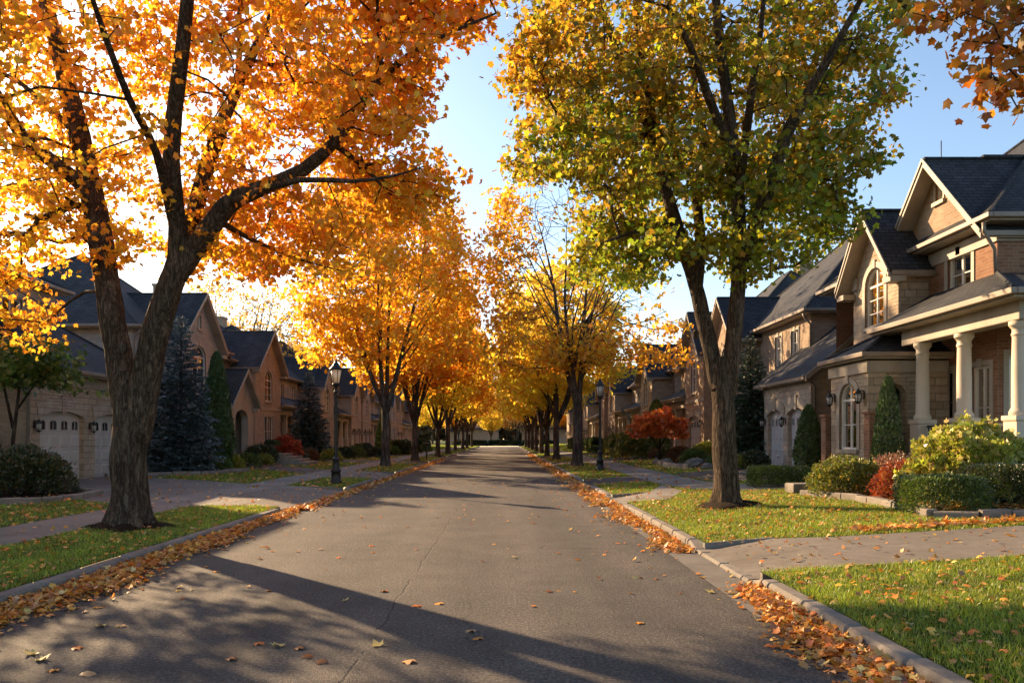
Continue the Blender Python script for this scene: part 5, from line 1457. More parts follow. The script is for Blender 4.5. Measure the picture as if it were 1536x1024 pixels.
# mulch rings and root mounds at the two big trees
def ring_mound(x, y, r, h, seed):
    b = MB(); R = []; rnd = random.Random(seed)
    jit = [rnd.uniform(.7, 1.25) for _ in range(22)]
    for s, z in ((1.0, .01), (.8, h * .55), (.5, h * .9), (.1, h)):
        R.append([(x + r * s * jit[k] * math.cos(k * math.pi / 11), y + r * s * jit[k] * math.sin(k * math.pi / 11), zt(x + r * s * jit[k] * math.cos(k * math.pi / 11)) + z * (.8 + .2 * jit[k])) for k in range(22)])
    b.loft(R, True, True); tag(b.build('mulch_ring', M['mulch']), kind='structure')
ring_mound(-6.3, 12.85, .66, .10, 1); ring_mound(4.62, 15.95, .64, .12, 2)

# ------------------------------------------------------------------ grass
def clear(x, y):
    k = np.ones(len(x), bool)
    for p in PAVE + BEDS: k &= ~inpoly(x, y, p)
    k &= ((x + 6.3) ** 2 + (y - 12.85) ** 2 > .34) & ((x - 4.62) ** 2 + (y - 15.95) ** 2 > .32)
    return k
GC = [(.24, .31, .02), (.33, .39, .025), (.42, .41, .05), (.15, .21, .016)]; GW = [.4, .32, .1, .18]
def lawn(poly, dens, h, wd, seed): blades('grass', poly, dens, h, wd, GC, GW, seed, extra=clear)
lawn(rect(kr + .01, 7.0, 3.6, 8.72), 2900, .055, .0055, 1)
lawn(rect(kr + .01, 9.0, 10.9, 14.5), 1900, .055, .007, 2); lawn(rect(kr + .01, 9.0, 14.5, 19.8), 1200, .055, .0085, 3)
lawn(rect(SWL[1], kl - .01, 5.5, 10.5), 2300, .055, .0065, 4); lawn(rect(SWL[1], kl - .01, 10.5, 17.0), 1600, .055, .008, 5)
lawn(rect(-12, SWL[0], 10, 21.5), 700, .055, .010, 6)
lawn(rect(-13.5, kl - .01, 22.5, 33), 380, .055, .015, 7); lawn(rect(kr + .01, 10, 20.0, 32), 480, .055, .013, 8)
lawn(rect(-14, kl - .01, 33, 60), 110, .06, .03, 9); lawn(rect(kr + .01, 10, 32, 60), 130, .06, .028, 10)
lawn(rect(-14, kl - .01, 60, 150), 22, .07, .08, 11); lawn(rect(kr + .01, 11, 60, 150), 22, .07, .08, 12)

# ------------------------------------------------------------------ fallen leaves
def lk(o, **k): return tag(o, kind='stuff')
def drift(x0, sgn, y0, y1, wfun, pw=1.0):
    def f(rng, n):
        y = y0 + (y1 - y0) * rng.random(n) ** pw; w = wfun(y)
        x = x0 + sgn * np.abs(rng.normal(0, 1, n)) * w * .55
        return x, y
    return f
lk(link('fallen_leaves', litter('fallen_leaves', 9000, drift(KL + .02, 1, 5.0, 17.5, lambda y: .5 * np.clip(1.35 - y / 17, .25, 1) * (1 + .25 * np.sin(y * 1.7))), 21, (.04, .085), .08, .42)))
lk(link('fallen_leaves', litter('fallen_leaves', 6200, drift(KR - .02, -1, 3.2, 8.3, lambda y: .38 * np.clip(1.2 - (y - 3) / 9, .2, 1) * (1 + .25 * np.sin(y * 2.3))), 22, (.038, .08), .08, .42)))
lk(link('fallen_leaves', litter('fallen_leaves', 2600, drift(KR - .02, -1, 11.0, 18.5, lambda y: .35 * (1 + .5 * np.sin(y * 1.3))), 23, (.04, .08), .05, .4)))
lk(link('fallen_leaves', litter('fallen_leaves', 2600, drift(KL + .02, 1, 17.5, 60, lambda y: .28 + 0 * y, 1.5), 24, (.08, .15), .06, .4)))
lk(link('fallen_leaves', litter('fallen_leaves', 3000, drift(KR - .02, -1, 18.5, 80, lambda y: .45 + 0 * y, 1.5), 25, (.08, .16), .06, .4)))
def scatter(x0, x1, y0, y1, test=None):
    def f(rng, n):
        x = rng.uniform(x0, x1, n); y = rng.uniform(y0, y1, n)
        if test is not None:
            k = test(x, y); x, y = x[k], y[k]
        return x, y
    return f
def edge_bias(x, y):
    rng = np.random.default_rng(4); d = np.minimum(x - KL, KR - x)
    return rng.random(len(x)) < .10 + .9 * np.exp(-np.maximum(d, 0) / .75)
def offpave(x, y):
    rng = np.random.default_rng(9); k = np.zeros(len(x), bool)
    for p in PAVE: k |= inpoly(x, y, p)
    return ~k | (rng.random(len(x)) < .22)
lk(link('fallen_leaves', litter('fallen_leaves', 1500, scatter(KL, KR, 7.2, 30, edge_bias), 26, (.045, .085), .012, .2)))
lk(link('fallen_leaves', litter('fallen_leaves', 3600, scatter(SWL[0] - 3, kl, 5.5, 22, offpave), 27, (.04, .08), .05, .35)))
lk(link('fallen_leaves', litter('fallen_leaves', 5200, scatter(kr, 8.5, 3.6, 20.5, offpave), 28, (.035, .075), .05, .35)))
def near_bed(x, y):
    return inpoly(x, y, BEDS[0])
lk(link('fallen_leaves', litter('fallen_leaves', 2600, scatter(6.5, 10.5, 11.5, 19, near_bed), 29, (.06, .11), .06, .35)))
lk(link('fallen_leaves', litter('fallen_leaves', 900, (lambda rng, n: (rng.uniform(5.2, 9.5, n), 11.2 + np.abs(rng.normal(0, .22, n)))), 30, (.06, .11), .05, .35)))
lk(link('fallen_leaves', litter('fallen_leaves', 2600, scatter(-14, kl, 22, 60, offpave), 31, (.07, .13), .05, .35)))
lk(link('fallen_leaves', litter('fallen_leaves', 2600, scatter(kr, 10, 20, 60, offpave), 32, (.07, .13), .05, .35)))
# single leaves lying on the asphalt close to the camera
rnd = random.Random(12); lone = []
proto = [litter('fallen_leaf', 1, (lambda rng, n: (np.zeros(n), np.full(n, 6.0))), 40 + k, (.09, .12), .0, .12, (1.2, 2.4)) for k in range(5)]
for k in range(30):
    px = rnd.uniform(20, 1180); py = rnd.uniform(880, 1016) if k < 26 else rnd.uniform(800, 890)
    x, d = G(px, py)
    if not (KL + .5 < x < KR - .5): continue
    o = link('fallen_leaf', proto[k % 5], None, (x, d - 6.0, .0)); a = rnd.uniform(0, 6.28)
    o.location = (x + 6 * math.sin(a), d - 6 * math.cos(a), .002); o.rotation_euler = (0, 0, a)
    tag(o, 'dry curled maple leaf lying alone on the dark asphalt', 'leaf', 'single maple leaves lying on the asphalt')

# ------------------------------------------------------------------ big trees
tree_left(); tree_right(); tree_overhang()

TL = [(.94, .47, .03), (.95, .60, .05), (.90, .34, .022), (.74, .54, .05)]
vA = vase(31, 15.3, 5.8, 3.3, .235, 5, 950, 15, .22, [TL[0], TL[1], TL[2], TL[3]], [.4, .3, .18, .12], lobes=[(0, 0, 10.0, 5.2, 5.2, 5.0), (-2.6, 0, 7.0, 2.7, 3.1, 1.9), (2.8, 0, 7.4, 2.6, 3.1, 1.9), (.3, 0, 12.9, 3.8, 3.8, 2.5)], spread=.36, zmin=5.2)
vY = vase(33, 14.0, 5.4, 3.0, .23, 6, 800, 14, .25, [(.97, .70, .07), TL[1], (.86, .66, .07), TL[2]], [.45, .28, .17, .1], lobes=[(0, 0, 9.4, 5.0, 5.0, 4.7), (-2.8, .5, 6.8, 2.6, 3, 2.0), (2.7, -.5, 6.6, 2.6, 3, 2.0)], spread=.36)
vO = vase(35, 14.2, 5.2, 3.0, .24, 6, 800, 14, .25, [TL[0], TL[2], TL[1], (.78, .26, .018)], [.4, .28, .2, .12], lobes=[(0, 0, 9.5, 4.9, 4.9, 4.8), (-2.5, -.6, 6.9, 2.5, 3, 2.0), (2.6, .5, 6.9, 2.5, 3, 2.0)], spread=.36)
def bare_keep(p, rng):
    x, z = p[:, 0], p[:, 2]
    core = np.exp(-((x - .5) / 3.7) ** 4) * np.clip((z - 5.6) / 2, 0, 1)
    pr = np.clip(1.0 - 1.15 * core, .02, 1); pr *= np.where((z > 8.5) & (x > 1.0), .25, 1)
    return rng.random(len(p)) < pr
vB = vase(37, 16.4, 5.4, 3.4, .26, 3, 1300, 12, .2, [TL[0], TL[2], TL[1], (.58, .30, .03)], [.4, .25, .2, .15], leafkeep=bare_keep, lobes=[(0, 0, 10.2, 5.3, 5.3, 6.0), (-2.5, 0, 6.6, 3.0, 3.4, 1.9), (3.0, 0, 6.4, 3.2, 3.4, 1.9), (-2.2, 0, 13.5, 2.4, 2.8, 2.4)], spread=.32, twigr=.012, forks=10, zmin=5.2, spreadang=.55)
def sparse(p, rng): return rng.random(len(p)) < .22
vN = vase(39, 13.5, 5.0, 2.4, .3, 9, 1000, 8, .22, [(.72, .48, .10), (.66, .36, .06)], [.6, .4], leafkeep=sparse, spread=.4, twigr=.019)

place_tree('maple_tree', vA, *G(578, 699), .4, 1.0, 'broad golden maple by the left kerb just past the lamp post', 'trees along the left kerb')
LT = [(622, 691), (657, 684.5), (677, 680.5)]
ordn = ['second', 'third', 'fourth', 'fifth', 'sixth', 'seventh', 'eighth']
colr = {vA[1].name: 'golden', vO[1].name: 'orange', vY[1].name: 'yellow'}
kinds_l = [vO, vY, vO, vY, vO, vA, vY]
pos = [G(*q) for q in LT] + [(-5.9, 92), (-5.8, 106), (-5.9, 120), (-5.8, 135)]
for k, (x, y) in enumerate(pos):
    place_tree('maple_tree', kinds_l[k], max(min(x, -5.5), -6.5), y, 1.3 * k + .6, (.96, .86, 1.02, .84, .95, .9, 1.0)[k], f'{colr[kinds_l[k][1].name]} maple, {ordn[k]} of the left kerb row counting from the lamp post', 'trees along the left kerb')
place_tree('maple_tree', vB, *G(866, 699), .0, 1.0, 'tall half bare maple with two stems by the right kerb', 'trees along the right kerb')
pos = [(3.62, 53.5), (3.55, 64), (3.6, 75), (3.6, 87), (3.6, 100), (3.6, 114), (3.6, 130)]
kinds_r = [vY, vY, vO, vY, vO, vY, vO]
for k, (x, y) in enumerate(pos):
    place_tree('maple_tree', kinds_r[k], x, y, 2.1 * k + 3.4, (.97, .84, .98, .86, 1.0, .9, .95)[k], f'{colr[kinds_r[k][1].name]} maple, {ordn[k]} of the right kerb row counting from the half bare one', 'trees along the right kerb')
# trees behind the houses and where the street ends
BT = [(-24.5, 72, vN, 1.25, 'pale nearly bare tree rising behind the brown brick house of the stone steps'), (-22.0, 76, vN, 1.1, 'smaller pale bare tree beside the larger bare one behind the left houses'),
      (-28, 74, vN, 1.0, 'low bare tree partly hidden by the roof ridge of the grey gabled house'), (-26, 92, vO, .9, 'orange tree behind the far left roofs'), (25, 95, vO, .85, 'orange tree behind the far right roofs')]
for x, y, m, sc, lab in BT: place_tree('backyard_tree', m, x, y, x * 1.1, sc, lab)
ET = [(-9.5, 158, vO, .8, 'orange tree closing the street just left of its end'), (-3.0, 166, vY, .72, 'yellow tree standing at the middle of the street end'), (2.6, 160, vN, .7, 'bare tree at the street end beside the yellow one'), (7.5, 164, vY, .8, 'yellow tree at the street end on its right'), (-16, 170, vY, .9, 'yellow tree furthest to the left at the street end'), (14, 172, vO, .9, 'orange tree furthest to the right at the street end'), (0.5, 182, vO, .9, 'tall orange tree behind the houses at the street end')]
for k, (x, y, m, sc, lab) in enumerate(ET): place_tree('street_end_tree', m, x, y, k * 1.7, sc, lab, z=.13)

tag(link('far_woods', shrub_mesh(99, 75, 8, 10, 42000, 1.0, [(.24, .13, .04), (.17, .13, .05), (.12, .10, .05), (.34, .19, .04)], [.3, .25, .3, .15], lump=.25, kind='tuft', shell=.3, mat='leaf_green', lumpf=9, flatbase=.02), None, (0, 205, .1)), kind='stuff')
# ------------------------------------------------------------------ houses
house_r1(); house_r2(); house_l1(); house_l2()
std_house(-1, 44.2, 10.5, 14.6, 'brown brick house with an arched gable window and deep porch roof, behind the stone steps', 'brick_buff', 'brick_buff', wing=(.06, .55), wingd=1.5, lower='window', peak=.85, pitch=.85, ncol=3)
std_house(-1, 55.6, 11, 14.8, 'tan brick house with porch, behind the smaller spruce', 'brick_buff', 'stone_pale', wing=(.55, .98), wingd=1.8, lower='window', pitch=.8)
std_house(-1, 67.5, 11, 14.6, 'grey brick house second beyond the stone steps', 'brick_grey', 'stone_pale', wing=(.5, .95), wingd=1.6, lower='garage', far=True, second=(.05, .3))
std_house(-1, 80, 11.5, 14.8, 'brown brick house third beyond the stone steps', 'brick_tan', 'brick_buff', wing=(.0, .42), lower='garage', far=True)
std_house(-1, 93, 12, 14.8, 'grey brick house fourth beyond the stone steps', 'brick_grey', 'brick_grey', wing=(.55, 1.0), lower='window', far=True)
std_house(-1, 107, 12, 15, 'tan house fifth beyond the stone steps, mostly hidden by trunks', 'brick_tan', 'stone', wing=(.0, .42), far=True)
std_house(-1, 121, 12, 15, 'small far house last of the left row', 'brick_buff', 'brick_buff', wing=(.5, .95), far=True)
std_house(1, 40.8, 11.8, 10.6, 'tan brick house with gabled garage and two window bays behind the red maple', 'brick_tan', 'brick_tan', wing=(.0, .36), wingd=1.5, lower='garage', peak=1.1, pitch=.95, second=(.6, .95))
std_house(1, 54.5, 11.5, 10.6, 'stone fronted house with narrow front gable just beyond the red maple', 'brick_grey', 'stone', wing=(.06, .46), wingd=1.5, lower='window', pitch=.9, second=(.6, .9))
std_house(1, 68, 11.5, 10.6, 'grey gabled house second beyond the red maple', 'brick_grey', 'stone_pale', wing=(.5, .92), far=True, pitch=.9)
std_house(1, 81, 11.5, 10.6, 'brown brick house third beyond the red maple', 'brick_tan', 'stone', wing=(.05, .45), far=True, pitch=.9, lower='window')
std_house(1, 94, 12, 10.8, 'grey house fourth beyond the red maple', 'brick_grey', 'stone_pale', wing=(.5, .92), far=True)
std_house(1, 108, 12, 10.8, 'tan house fifth beyond the red maple', 'brick_tan', 'stone', wing=(.05, .45), far=True)
std_house(1, 122, 12, 10.8, 'small far house last of the right row', 'brick_buff', 'stone', wing=(.5, .92), far=True)
std_house(1, 176, 10, -13, 'low grey house closing the street on its left', 'brick_grey', 'brick_grey', eave=3.6, far=True, porch=False, zb=.13, lower='window', upwin=1)
std_house(1, 174, 10, 4, 'low pale house closing the street on its right', 'brick_buff', 'brick_buff', eave=3.6, far=True, porch=False, zb=.13, lower='window', upwin=1)

# ------------------------------------------------------------------ lamp posts
def lamp(x, y, label):
    z = zt(x) - .01; r = empty('lamp_post', (x, y, z), label, 'lamp post', None); o = (x, y, z)
    b = MB(); b.lathe(x, y, [(.20, z), (.20, z + .10), (.165, z + .13), (.15, z + .40), (.17, z + .42), (.17, z + .46), (.12, z + .52), (.095, z + .78), (.11, z + .80), (.11, z + .84), (.07, z + .90)], 16); b.build('base', M['iron'], r, o)
    p = MB(); n = 16; R = []
    for zz, rr in ((.89, .062), (2.0, .055), (3.0, .047)):
        R.append([(x + rr * (1 if k % 2 else .86) * math.cos(2 * math.pi * k / n), y + rr * (1 if k % 2 else .86) * math.sin(2 * math.pi * k / n), z + zz) for k in range(n)])
    p.loft(R, True); p.lathe(x, y, [(.05, z + 3.0), (.075, z + 3.03), (.075, z + 3.07), (.05, z + 3.1), (.055, z + 3.22), (.10, z + 3.27), (.12, z + 3.29), (.12, z + 3.31), (.06, z + 3.33)], 14); p.build('post', M['iron'], r, o)
    l = MB(); zb_, zt_ = z + 3.33, z + 3.78
    for k in range(6):
        t = 2 * math.pi * k / 6; l.tube([(x + .115 * math.cos(t), y + .115 * math.sin(t), zb_ - .02), (x + .19 * math.cos(t), y + .19 * math.sin(t), zt_ + .01)], .011, 5)
    l.lathe(x, y, [(.12, zb_ - .03), (.13, zb_), (.12, zb_ + .02)], 6); l.lathe(x, y, [(.2, zt_), (.24, zt_ + .02), (.225, zt_ + .05), (.13, zt_ + .14), (.09, zt_ + .23), (.055, zt_ + .25), (.05, zt_ + .29), (.02, zt_ + .33), (.03, zt_ + .36), (.008, zt_ + .42)], 12)
    lo = l.build('lantern', M['iron'], r, o)
    g = MB(); g.lathe(x, y, [(.105, zb_ + .021), (.178, zt_ - .002)], 12); g.build('lamp_glass', M['frosted'], lo, o)
lx, ly = G(504, 725); lamp(lx, ly, 'black lamp post with frosted lantern on the left grass verge'); lx, ly = G(900, 705); lamp(lx, ly, 'black lamp post beside the half bare maple on the right')

# ------------------------------------------------------------------ conifers
BLUE = [(.075, .11, .12), (.13, .17, .185), (.04, .065, .06)]
sp = spruce_meshes(51, 6.4, 1.6, 44, BLUE, [.45, .3, .25], .11, 2.2)
conifer('blue_spruce', sp, -12.75, 30.2, 'large blue spruce in front of the grey gabled house', 'spruce')
x, y = -12.6, 47.5
s2 = spruce_meshes(52, 5.9, 1.5, 34, BLUE, [.4, .2, .4], .15, 1.4)
conifer('blue_spruce', s2, -12.9, 50.5, 'smaller blue spruce seen just left of the lamp post', 'spruce')
s3 = spruce_meshes(53, 5.6, 1.35, 36, [(.05, .085, .04), (.08, .12, .055), (.03, .05, .03)], [.45, .3, .25], .13, 1.5)
conifer('dark_spruce', s3, 10.35, 32.3, 'dark green spruce beside the pale double garage', 'spruce')
CO = [(.05, .10, .022), (.08, .14, .03), (.03, .06, .016)]
c1 = column_meshes(55, 5.1, .68, 12000, CO, [.5, .3, .2], .12); c2 = column_meshes(56, 2.6, .34, 6000, CO, [.5, .3, .2], .07)
conifer('arborvitae', c1, -12.65, 33.7, 'tall dark arborvitae next to the large blue spruce', 'arborvitae')
conifer('arborvitae', c2, 9.05, 18.1, 'slim arborvitae beside the first porch column', 'arborvitae')
c3 = column_meshes(57, 2.15, .44, 6000, CO, [.5, .3, .2], .08)
conifer('arborvitae', c3, 9.6, 24.2, 'stout arborvitae in front of the pale double garage', 'arborvitae')
c4 = column_meshes(58, 3.6, .6, 3500, [(.22, .24, .03), (.14, .18, .03)], [.6, .4], .16)
conifer('young_tree', c4, -9.8, 62, 'yellow green columnar shrub tree behind the second left maple', 'tree')
conifer('young_tree', column_meshes(59, 3.4, .8, 3500, [(.12, .16, .025), (.2, .22, .03)], [.6, .4], .16), 9.2, 46.5, 'green pointed young tree beside the red maple', 'tree')

# ------------------------------------------------------------------ shrubs
SG = [(.09, .14, .018), (.15, .20, .028), (.05, .085, .012)]; SY = [(.28, .30, .03), (.18, .22, .025), (.38, .34, .04)]; DK = [(.03, .05, .012), (.045, .07, .016), (.07, .06, .015)]
x, y = G(1270, 742)
shrub('round_shrub', shrub_mesh(61, .78, .78, .62, 15000, .05, [(.17, .20, .025), (.26, .27, .03), (.40, .28, .04), (.09, .12, .018)], [.32, .3, .16, .22]), x, y, 'round green shrub with yellow leaf tips at the corner of the stone edged bed', stems=stems_mesh(1, .7, .6))
x, y = G(1362, 748)
shrub('burning_bush', shrub_mesh(62, .66, .62, .55, 9000, .05, [(.36, .06, .02), (.46, .12, .025), (.30, .14, .03), (.22, .05, .02)], [.4, .3, .15, .15], lump=.3, shell=.4), x, y, 'rust red shrub between the round green shrub and the clipped hedge', stems=stems_mesh(2, .6, .6))
shrub('flowering_shrub', shrub_mesh(63, .7, .65, .6, 6500, .05, [(.38, .20, .13), (.30, .13, .08), (.2, .13, .05)], [.4, .35, .25], lump=.3, shell=.4), 8.65, 17.0, 'dusty pink shrub behind the rust red one', stems=stems_mesh(3, .6, .6))
shrub('hydrangea', shrub_mesh(64, 1.15, 1.0, 1.02, 11000, .095, [(.50, .48, .06), (.36, .38, .05), (.62, .48, .16), (.28, .30, .035)], [.4, .28, .16, .16], lump=.36, kind='tuft', shell=.35), 8.95, 14.6, 'big yellow green leafy shrub in front of the porch columns', stems=stems_mesh(4, 1.0, 1.1, 10, .022))
x, y = G(1436, 772)
shrub('clipped_hedge', shrub_mesh(65, .58, .50, .46, 16000, .035, SG, [.45, .3, .25], lump=.05, box=True, shell=.75), x, y + .45, 'low clipped boxwood block at the front of the stone edged bed', 'hedge')
shrub('clipped_hedge', shrub_mesh(66, .85, .60, .52, 15000, .04, DK, [.5, .3, .2], lump=.05, box=True, shell=.75), 8.95, 13.2, 'darker clipped hedge behind the boxwood block under the yellow green shrub', 'hedge')
x, y = G(1165, 729)
shrub('round_shrub', shrub_mesh(67, .58, .55, .38, 9000, .045, SG, [.45, .35, .2], lump=.06, shell=.7, box=True), x, y + .2, 'squat clipped green shrub behind the two stemmed maple trunk')
for k, (px, py, r) in enumerate(((1222, 722, .34), (1245, 728, .4), (1205, 716, .32))):
    x, y = G(px, py)
    shrub('small_shrub', shrub_mesh(70 + k, r, r, r * .8, 3000, .05, SG, [.4, .4, .2], lump=.1, shell=.6), x, y, ('small green shrub at the foot of the stout arborvitae', 'small green shrub nearest the stone step', 'small green shrub by the garage corner')[k])
st = MB(); x, y = G(1212, 737); st.bevbox(x - .45, x + .45, y - .28, y + .28, zt(x) - .1, zt(x) + .2, .03); tag(st.build('step_block', M['edging']), 'stone step block at the end of the right sidewalk', 'step')
# mid right garden under the red maple
jm = shrub_mesh(81, 1.3, 1.25, 1.05, 6000, .13, [(.66, .13, .02), (.76, .24, .03), (.5, .08, .018)], [.5, .3, .2], lump=.5, kind='tuft', shell=.35)
r = empty('japanese_maple', (7.95, 39.5, zt(7.95)), 'small red maple glowing in front of the tan brick house', 'tree'); link('crown', jm, r, (0, 0, 1.15)); b = MB(); b.tube([(7.95, 39.5, .3), (8.0, 39.5, 1.5), (7.85, 39.6, 2.3)], [.07, .05, .02], 8); b.tube([(7.98, 39.5, 1.1), (8.4, 39.3, 2.0), (8.7, 39.3, 2.5)], [.045, .035, .015], 6); b.tube([(7.98, 39.5, 1.0), (7.5, 39.5, 1.9), (7.3, 39.6, 2.4)], [.045, .035, .015], 6); b.build('trunk', M['twig'], r, (7.95, 39.5, zt(7.95)))
yb = shrub_mesh(82, 1.25, 1.2, 1.2, 5000, .13, [(.22, .20, .03), (.14, .16, .025), (.30, .22, .03)], [.4, .4, .2], lump=.25, kind='tuft', shell=.4)
shrub('tall_shrub', yb, 7.9, 46.5, 'tall olive green shrub left of the red maple'); shrub('tall_shrub', yb, 8.2, 53.5, 'darker tall shrub behind the right lamp post', rz=2, sc=.95); shrub('tall_shrub', yb, 8.6, 60.0, 'farthest tall olive shrub of the right gardens', rz=4, sc=.9)
ball = [shrub_mesh(83, .6, .6, .5, 2500, .08, SG, [.4, .35, .25], lump=.08, shell=.65), shrub_mesh(84, .6, .6, .5, 2500, .08, SY, [.35, .4, .25], lump=.1, shell=.6), shrub_mesh(85, .6, .6, .5, 2500, .08, [(.22, .07, .03), (.15, .07, .025), (.10, .08, .02)], [.4, .3, .3], lump=.15, shell=.5), shrub_mesh(86, .6, .6, .5, 2500, .08, DK, [.4, .3, .3], lump=.1, shell=.6)]
spots = [(1060, 688, 1, 1.3), (1040, 694, 0, 1.0), (1020, 690, 2, 1.1), (1078, 700, 0, .8), (1000, 689, 3, .9), (985, 687, 2, .8), (975, 686, 1, .9), (962, 684, 0, .9), (948, 682, 3, .9), (935, 681, 2, 1.1), (920, 681, 0, .9), (905, 680, 3, 1.0), (892, 679, 0, .9), (1098, 694, 0, 1.2), (1130, 702, 3, 1.0), (1110, 703, 1, .8)]
lab_b = ['bright green bush just left of the two stemmed maple trunk', 'grey green ball shrub beside the rock border', 'brownish low shrub among the rocks', 'small green shrub at the rock border', 'dark ball shrub under the red maple', 'reddish ball shrub under the red maple', 'yellow green ball shrub below the red maple', 'green ball shrub left of the red maple trunk', 'dark ball shrub left of the red maple', 'russet clipped shrub right of the lamp post', 'green ball shrub nearest the right lamp post', 'dark ball shrub behind the right lamp post', 'green ball shrub left of the right lamp post', 'green bush right of the two stemmed maple trunk', 'dark bush at the foot of the dark spruce', 'small yellow green bush beside the dark spruce']
for k, (px, py, v, sc) in enumerate(spots):
    x, y = G(px, py); shrub('ball_shrub', ball[v], x, y, lab_b[k], group='clipped shrubs of the right gardens', rz=k, sc=sc)
def rock(x, y, r, label, seed):
    rng = random.Random(seed); b = MB(); R = []
    for s, zz in ((.9, -.1), (1, .25), (.8, .6), (.4, .78)):
        R.append([(x + r * s * rng.uniform(.8, 1.2) * math.cos(k * math.pi / 5), y + r * s * .8 * rng.uniform(.8, 1.2) * math.sin(k * math.pi / 5), zt(x) + zz * r * rng.uniform(.85, 1.1)) for k in range(10)])
    b.loft(R, True); tag(b.build('rock', M['rock'], None, (x, y, zt(x))), label, 'rock')
for k, (px, py, r, lb) in enumerate(((1042, 698, .42, 'pale rounded rock beside the grey green ball shrub'), (1000, 696, .34, 'flat rock below the red maple'), (1062, 703, .3, 'small rock nearest the lawn beside the maple trunk'), (985, 695, .25, 'smallest rock at the left end of the rock border'))):
    x, y = G(px, py); rock(x, y, r, lb, k)
# left gardens
shrub('dark_shrub', shrub_mesh(91, 1.15, 1.0, .85, 16000, .06, [(.045, .06, .012), (.07, .085, .015), (.16, .08, .02), (.03, .045, .01)], [.4, .25, .1, .25], lump=.22, shell=.45), -11.9, 18.9, 'broad dark shrub with russet tips in the near left bed', stems=stems_mesh(5, 1.1, .8, 10, .025))
shrub('dark_shrub', shrub_mesh(92, .9, .9, .5, 9000, .06, DK, [.4, .3, .3], lump=.2, shell=.45), -12.6, 16.4, 'low dark shrub at the left edge of the near bed', stems=stems_mesh(6, .8, .5))
shrub('clipped_hedge', shrub_mesh(93, .75, .8, 1.15, 14000, .055, DK, [.5, .3, .2], lump=.08, shell=.7), -14.3, 20.6, 'tall dark rounded hedge against the near left house', 'hedge')
r = empty('small_tree', (-13.0, 20.2, zt(-13)), 'small green leaved tree by the near left garage', 'tree'); o = (-13.0, 20.2, zt(-13))
b = MB(); b.tube([(-13, 20.2, .2), (-12.95, 20.2, 1.6), (-12.75, 20.15, 3.0), (-12.2, 20.1, 4.1)], [.06, .05, .035, .012], 7); b.tube([(-12.95, 20.2, 1.9), (-13.3, 20.3, 3.2), (-13.3, 20.3, 4.2)], [.04, .03, .01], 6); b.tube([(-12.85, 20.2, 2.4), (-12.1, 19.9, 3.2), (-11.6, 19.8, 3.5)], [.03, .02, .008], 5); b.build('trunk', M['twig'], r, o)
link('crown', shrub_mesh(94, 1.15, 1.0, .95, 2300, .13, [(.10, .16, .02), (.16, .22, .025), (.07, .11, .015)], [.5, .3, .2], lump=1.1, kind='tuft', shell=.2, lumpf=2.2), r, (.45, -.1, 2.5))
spots = [(345, 703, 1, 1.0), (372, 700, 0, 1.0), (395, 697, 1, .9), (418, 696, 0, .9), (352, 692, 0, 1.1), (376, 690, 1, 1.0), (330, 706, 0, .8), (445, 692, 3, 1.1), (462, 690, 2, 1.1), (478, 688, 0, 1.0), (497, 691, 1, 1.1), (518, 687, 3, 1.2), (533, 687, 0, 1.2), (550, 684, 3, 1.2), (562, 686, 3, 1.1), (538, 678, 0, 1.2), (603, 681, 3, 1.2), (588, 682, 0, 1.2), (622, 679, 3, 1.3), (638, 677, 0, 1.2), (548, 678, 3, 1.3), (515, 677, 3, 1.3)]
lab_l = ['bright low shrub at the end of the straight stone edging', 'green shrub in the group before the arborvitae', 'bright shrub nearest the stone steps', 'dark green shrub left of the stone steps', 'taller green shrub at the arborvitae foot', 'yellow green shrub behind the low group', 'small shrub under the blue spruce', 'dark shrub right of the stone steps', 'russet shrub right of the stone steps', 'green shrub before the smaller spruce', 'bright round shrub beside the lamp post', 'dark ball just right of the lamp post', 'second ball right of the lamp post', 'third ball right of the lamp post, dark', 'fourth ball right of the lamp post', 'ball shrub behind the row by the porch', 'dark ball just right of the golden maple trunk', 'ball shrub hidden behind the golden maple trunk', 'dark ball left of the second maple trunk', 'ball shrub right of the second maple trunk', 'dark shrub at the porch corner', 'dark shrub at the foot of the smaller spruce']
for k, (px, py, v, sc) in enumerate(spots):
    x, y = G(px, py); shrub('ball_shrub', ball[v], x, y, lab_l[k], group='shrubs of the left gardens', rz=k * 1.3, sc=sc)
rm = shrub_mesh(95, .95, .9, .8, 4500, .11, [(.42, .06, .02), (.30, .05, .018), (.5, .11, .02)], [.5, .3, .2], lump=.35, kind='tuft', shell=.35)
o = shrub('red_shrub', rm, -12.2, 42.5, 'dark red shrub right of the stone steps', stems=stems_mesh(8, .8, 1.1)); o.location.z += .35
shrub('ball_shrub', ball[3], -12.7, 40.0, 'dark clipped topiary by the brick porch', sc=1.5); shrub('ball_shrub', ball[3], -12.6, 44.6, 'large dark shrub behind the dark red one', sc=1.6)
r = empty('mailbox', G(640, 689.5) + (zt(-6),), 'small dark mailbox on a post beside the second left maple', 'mailbox'); mx_, my_, mz_ = r.location
b = MB(); b.bevbox(mx_ - .05, mx_ + .05, my_ - .05, my_ + .05, mz_ - .05, mz_ + 1.0, .01); b.build('post', M['iron'], r, tuple(r.location))
b = MB(); b.loft([[(mx_ + .26 * t, my_ + .13 * math.cos(a), mz_ + 1.06 + .14 * math.sin(a) * (1 if math.sin(a) > 0 else .35)) for a in [2 * math.pi * k / 12 for k in range(12)]] for t in (-1, -.96, .96, 1)], True); b.build('box', M['iron'], r, tuple(r.location))
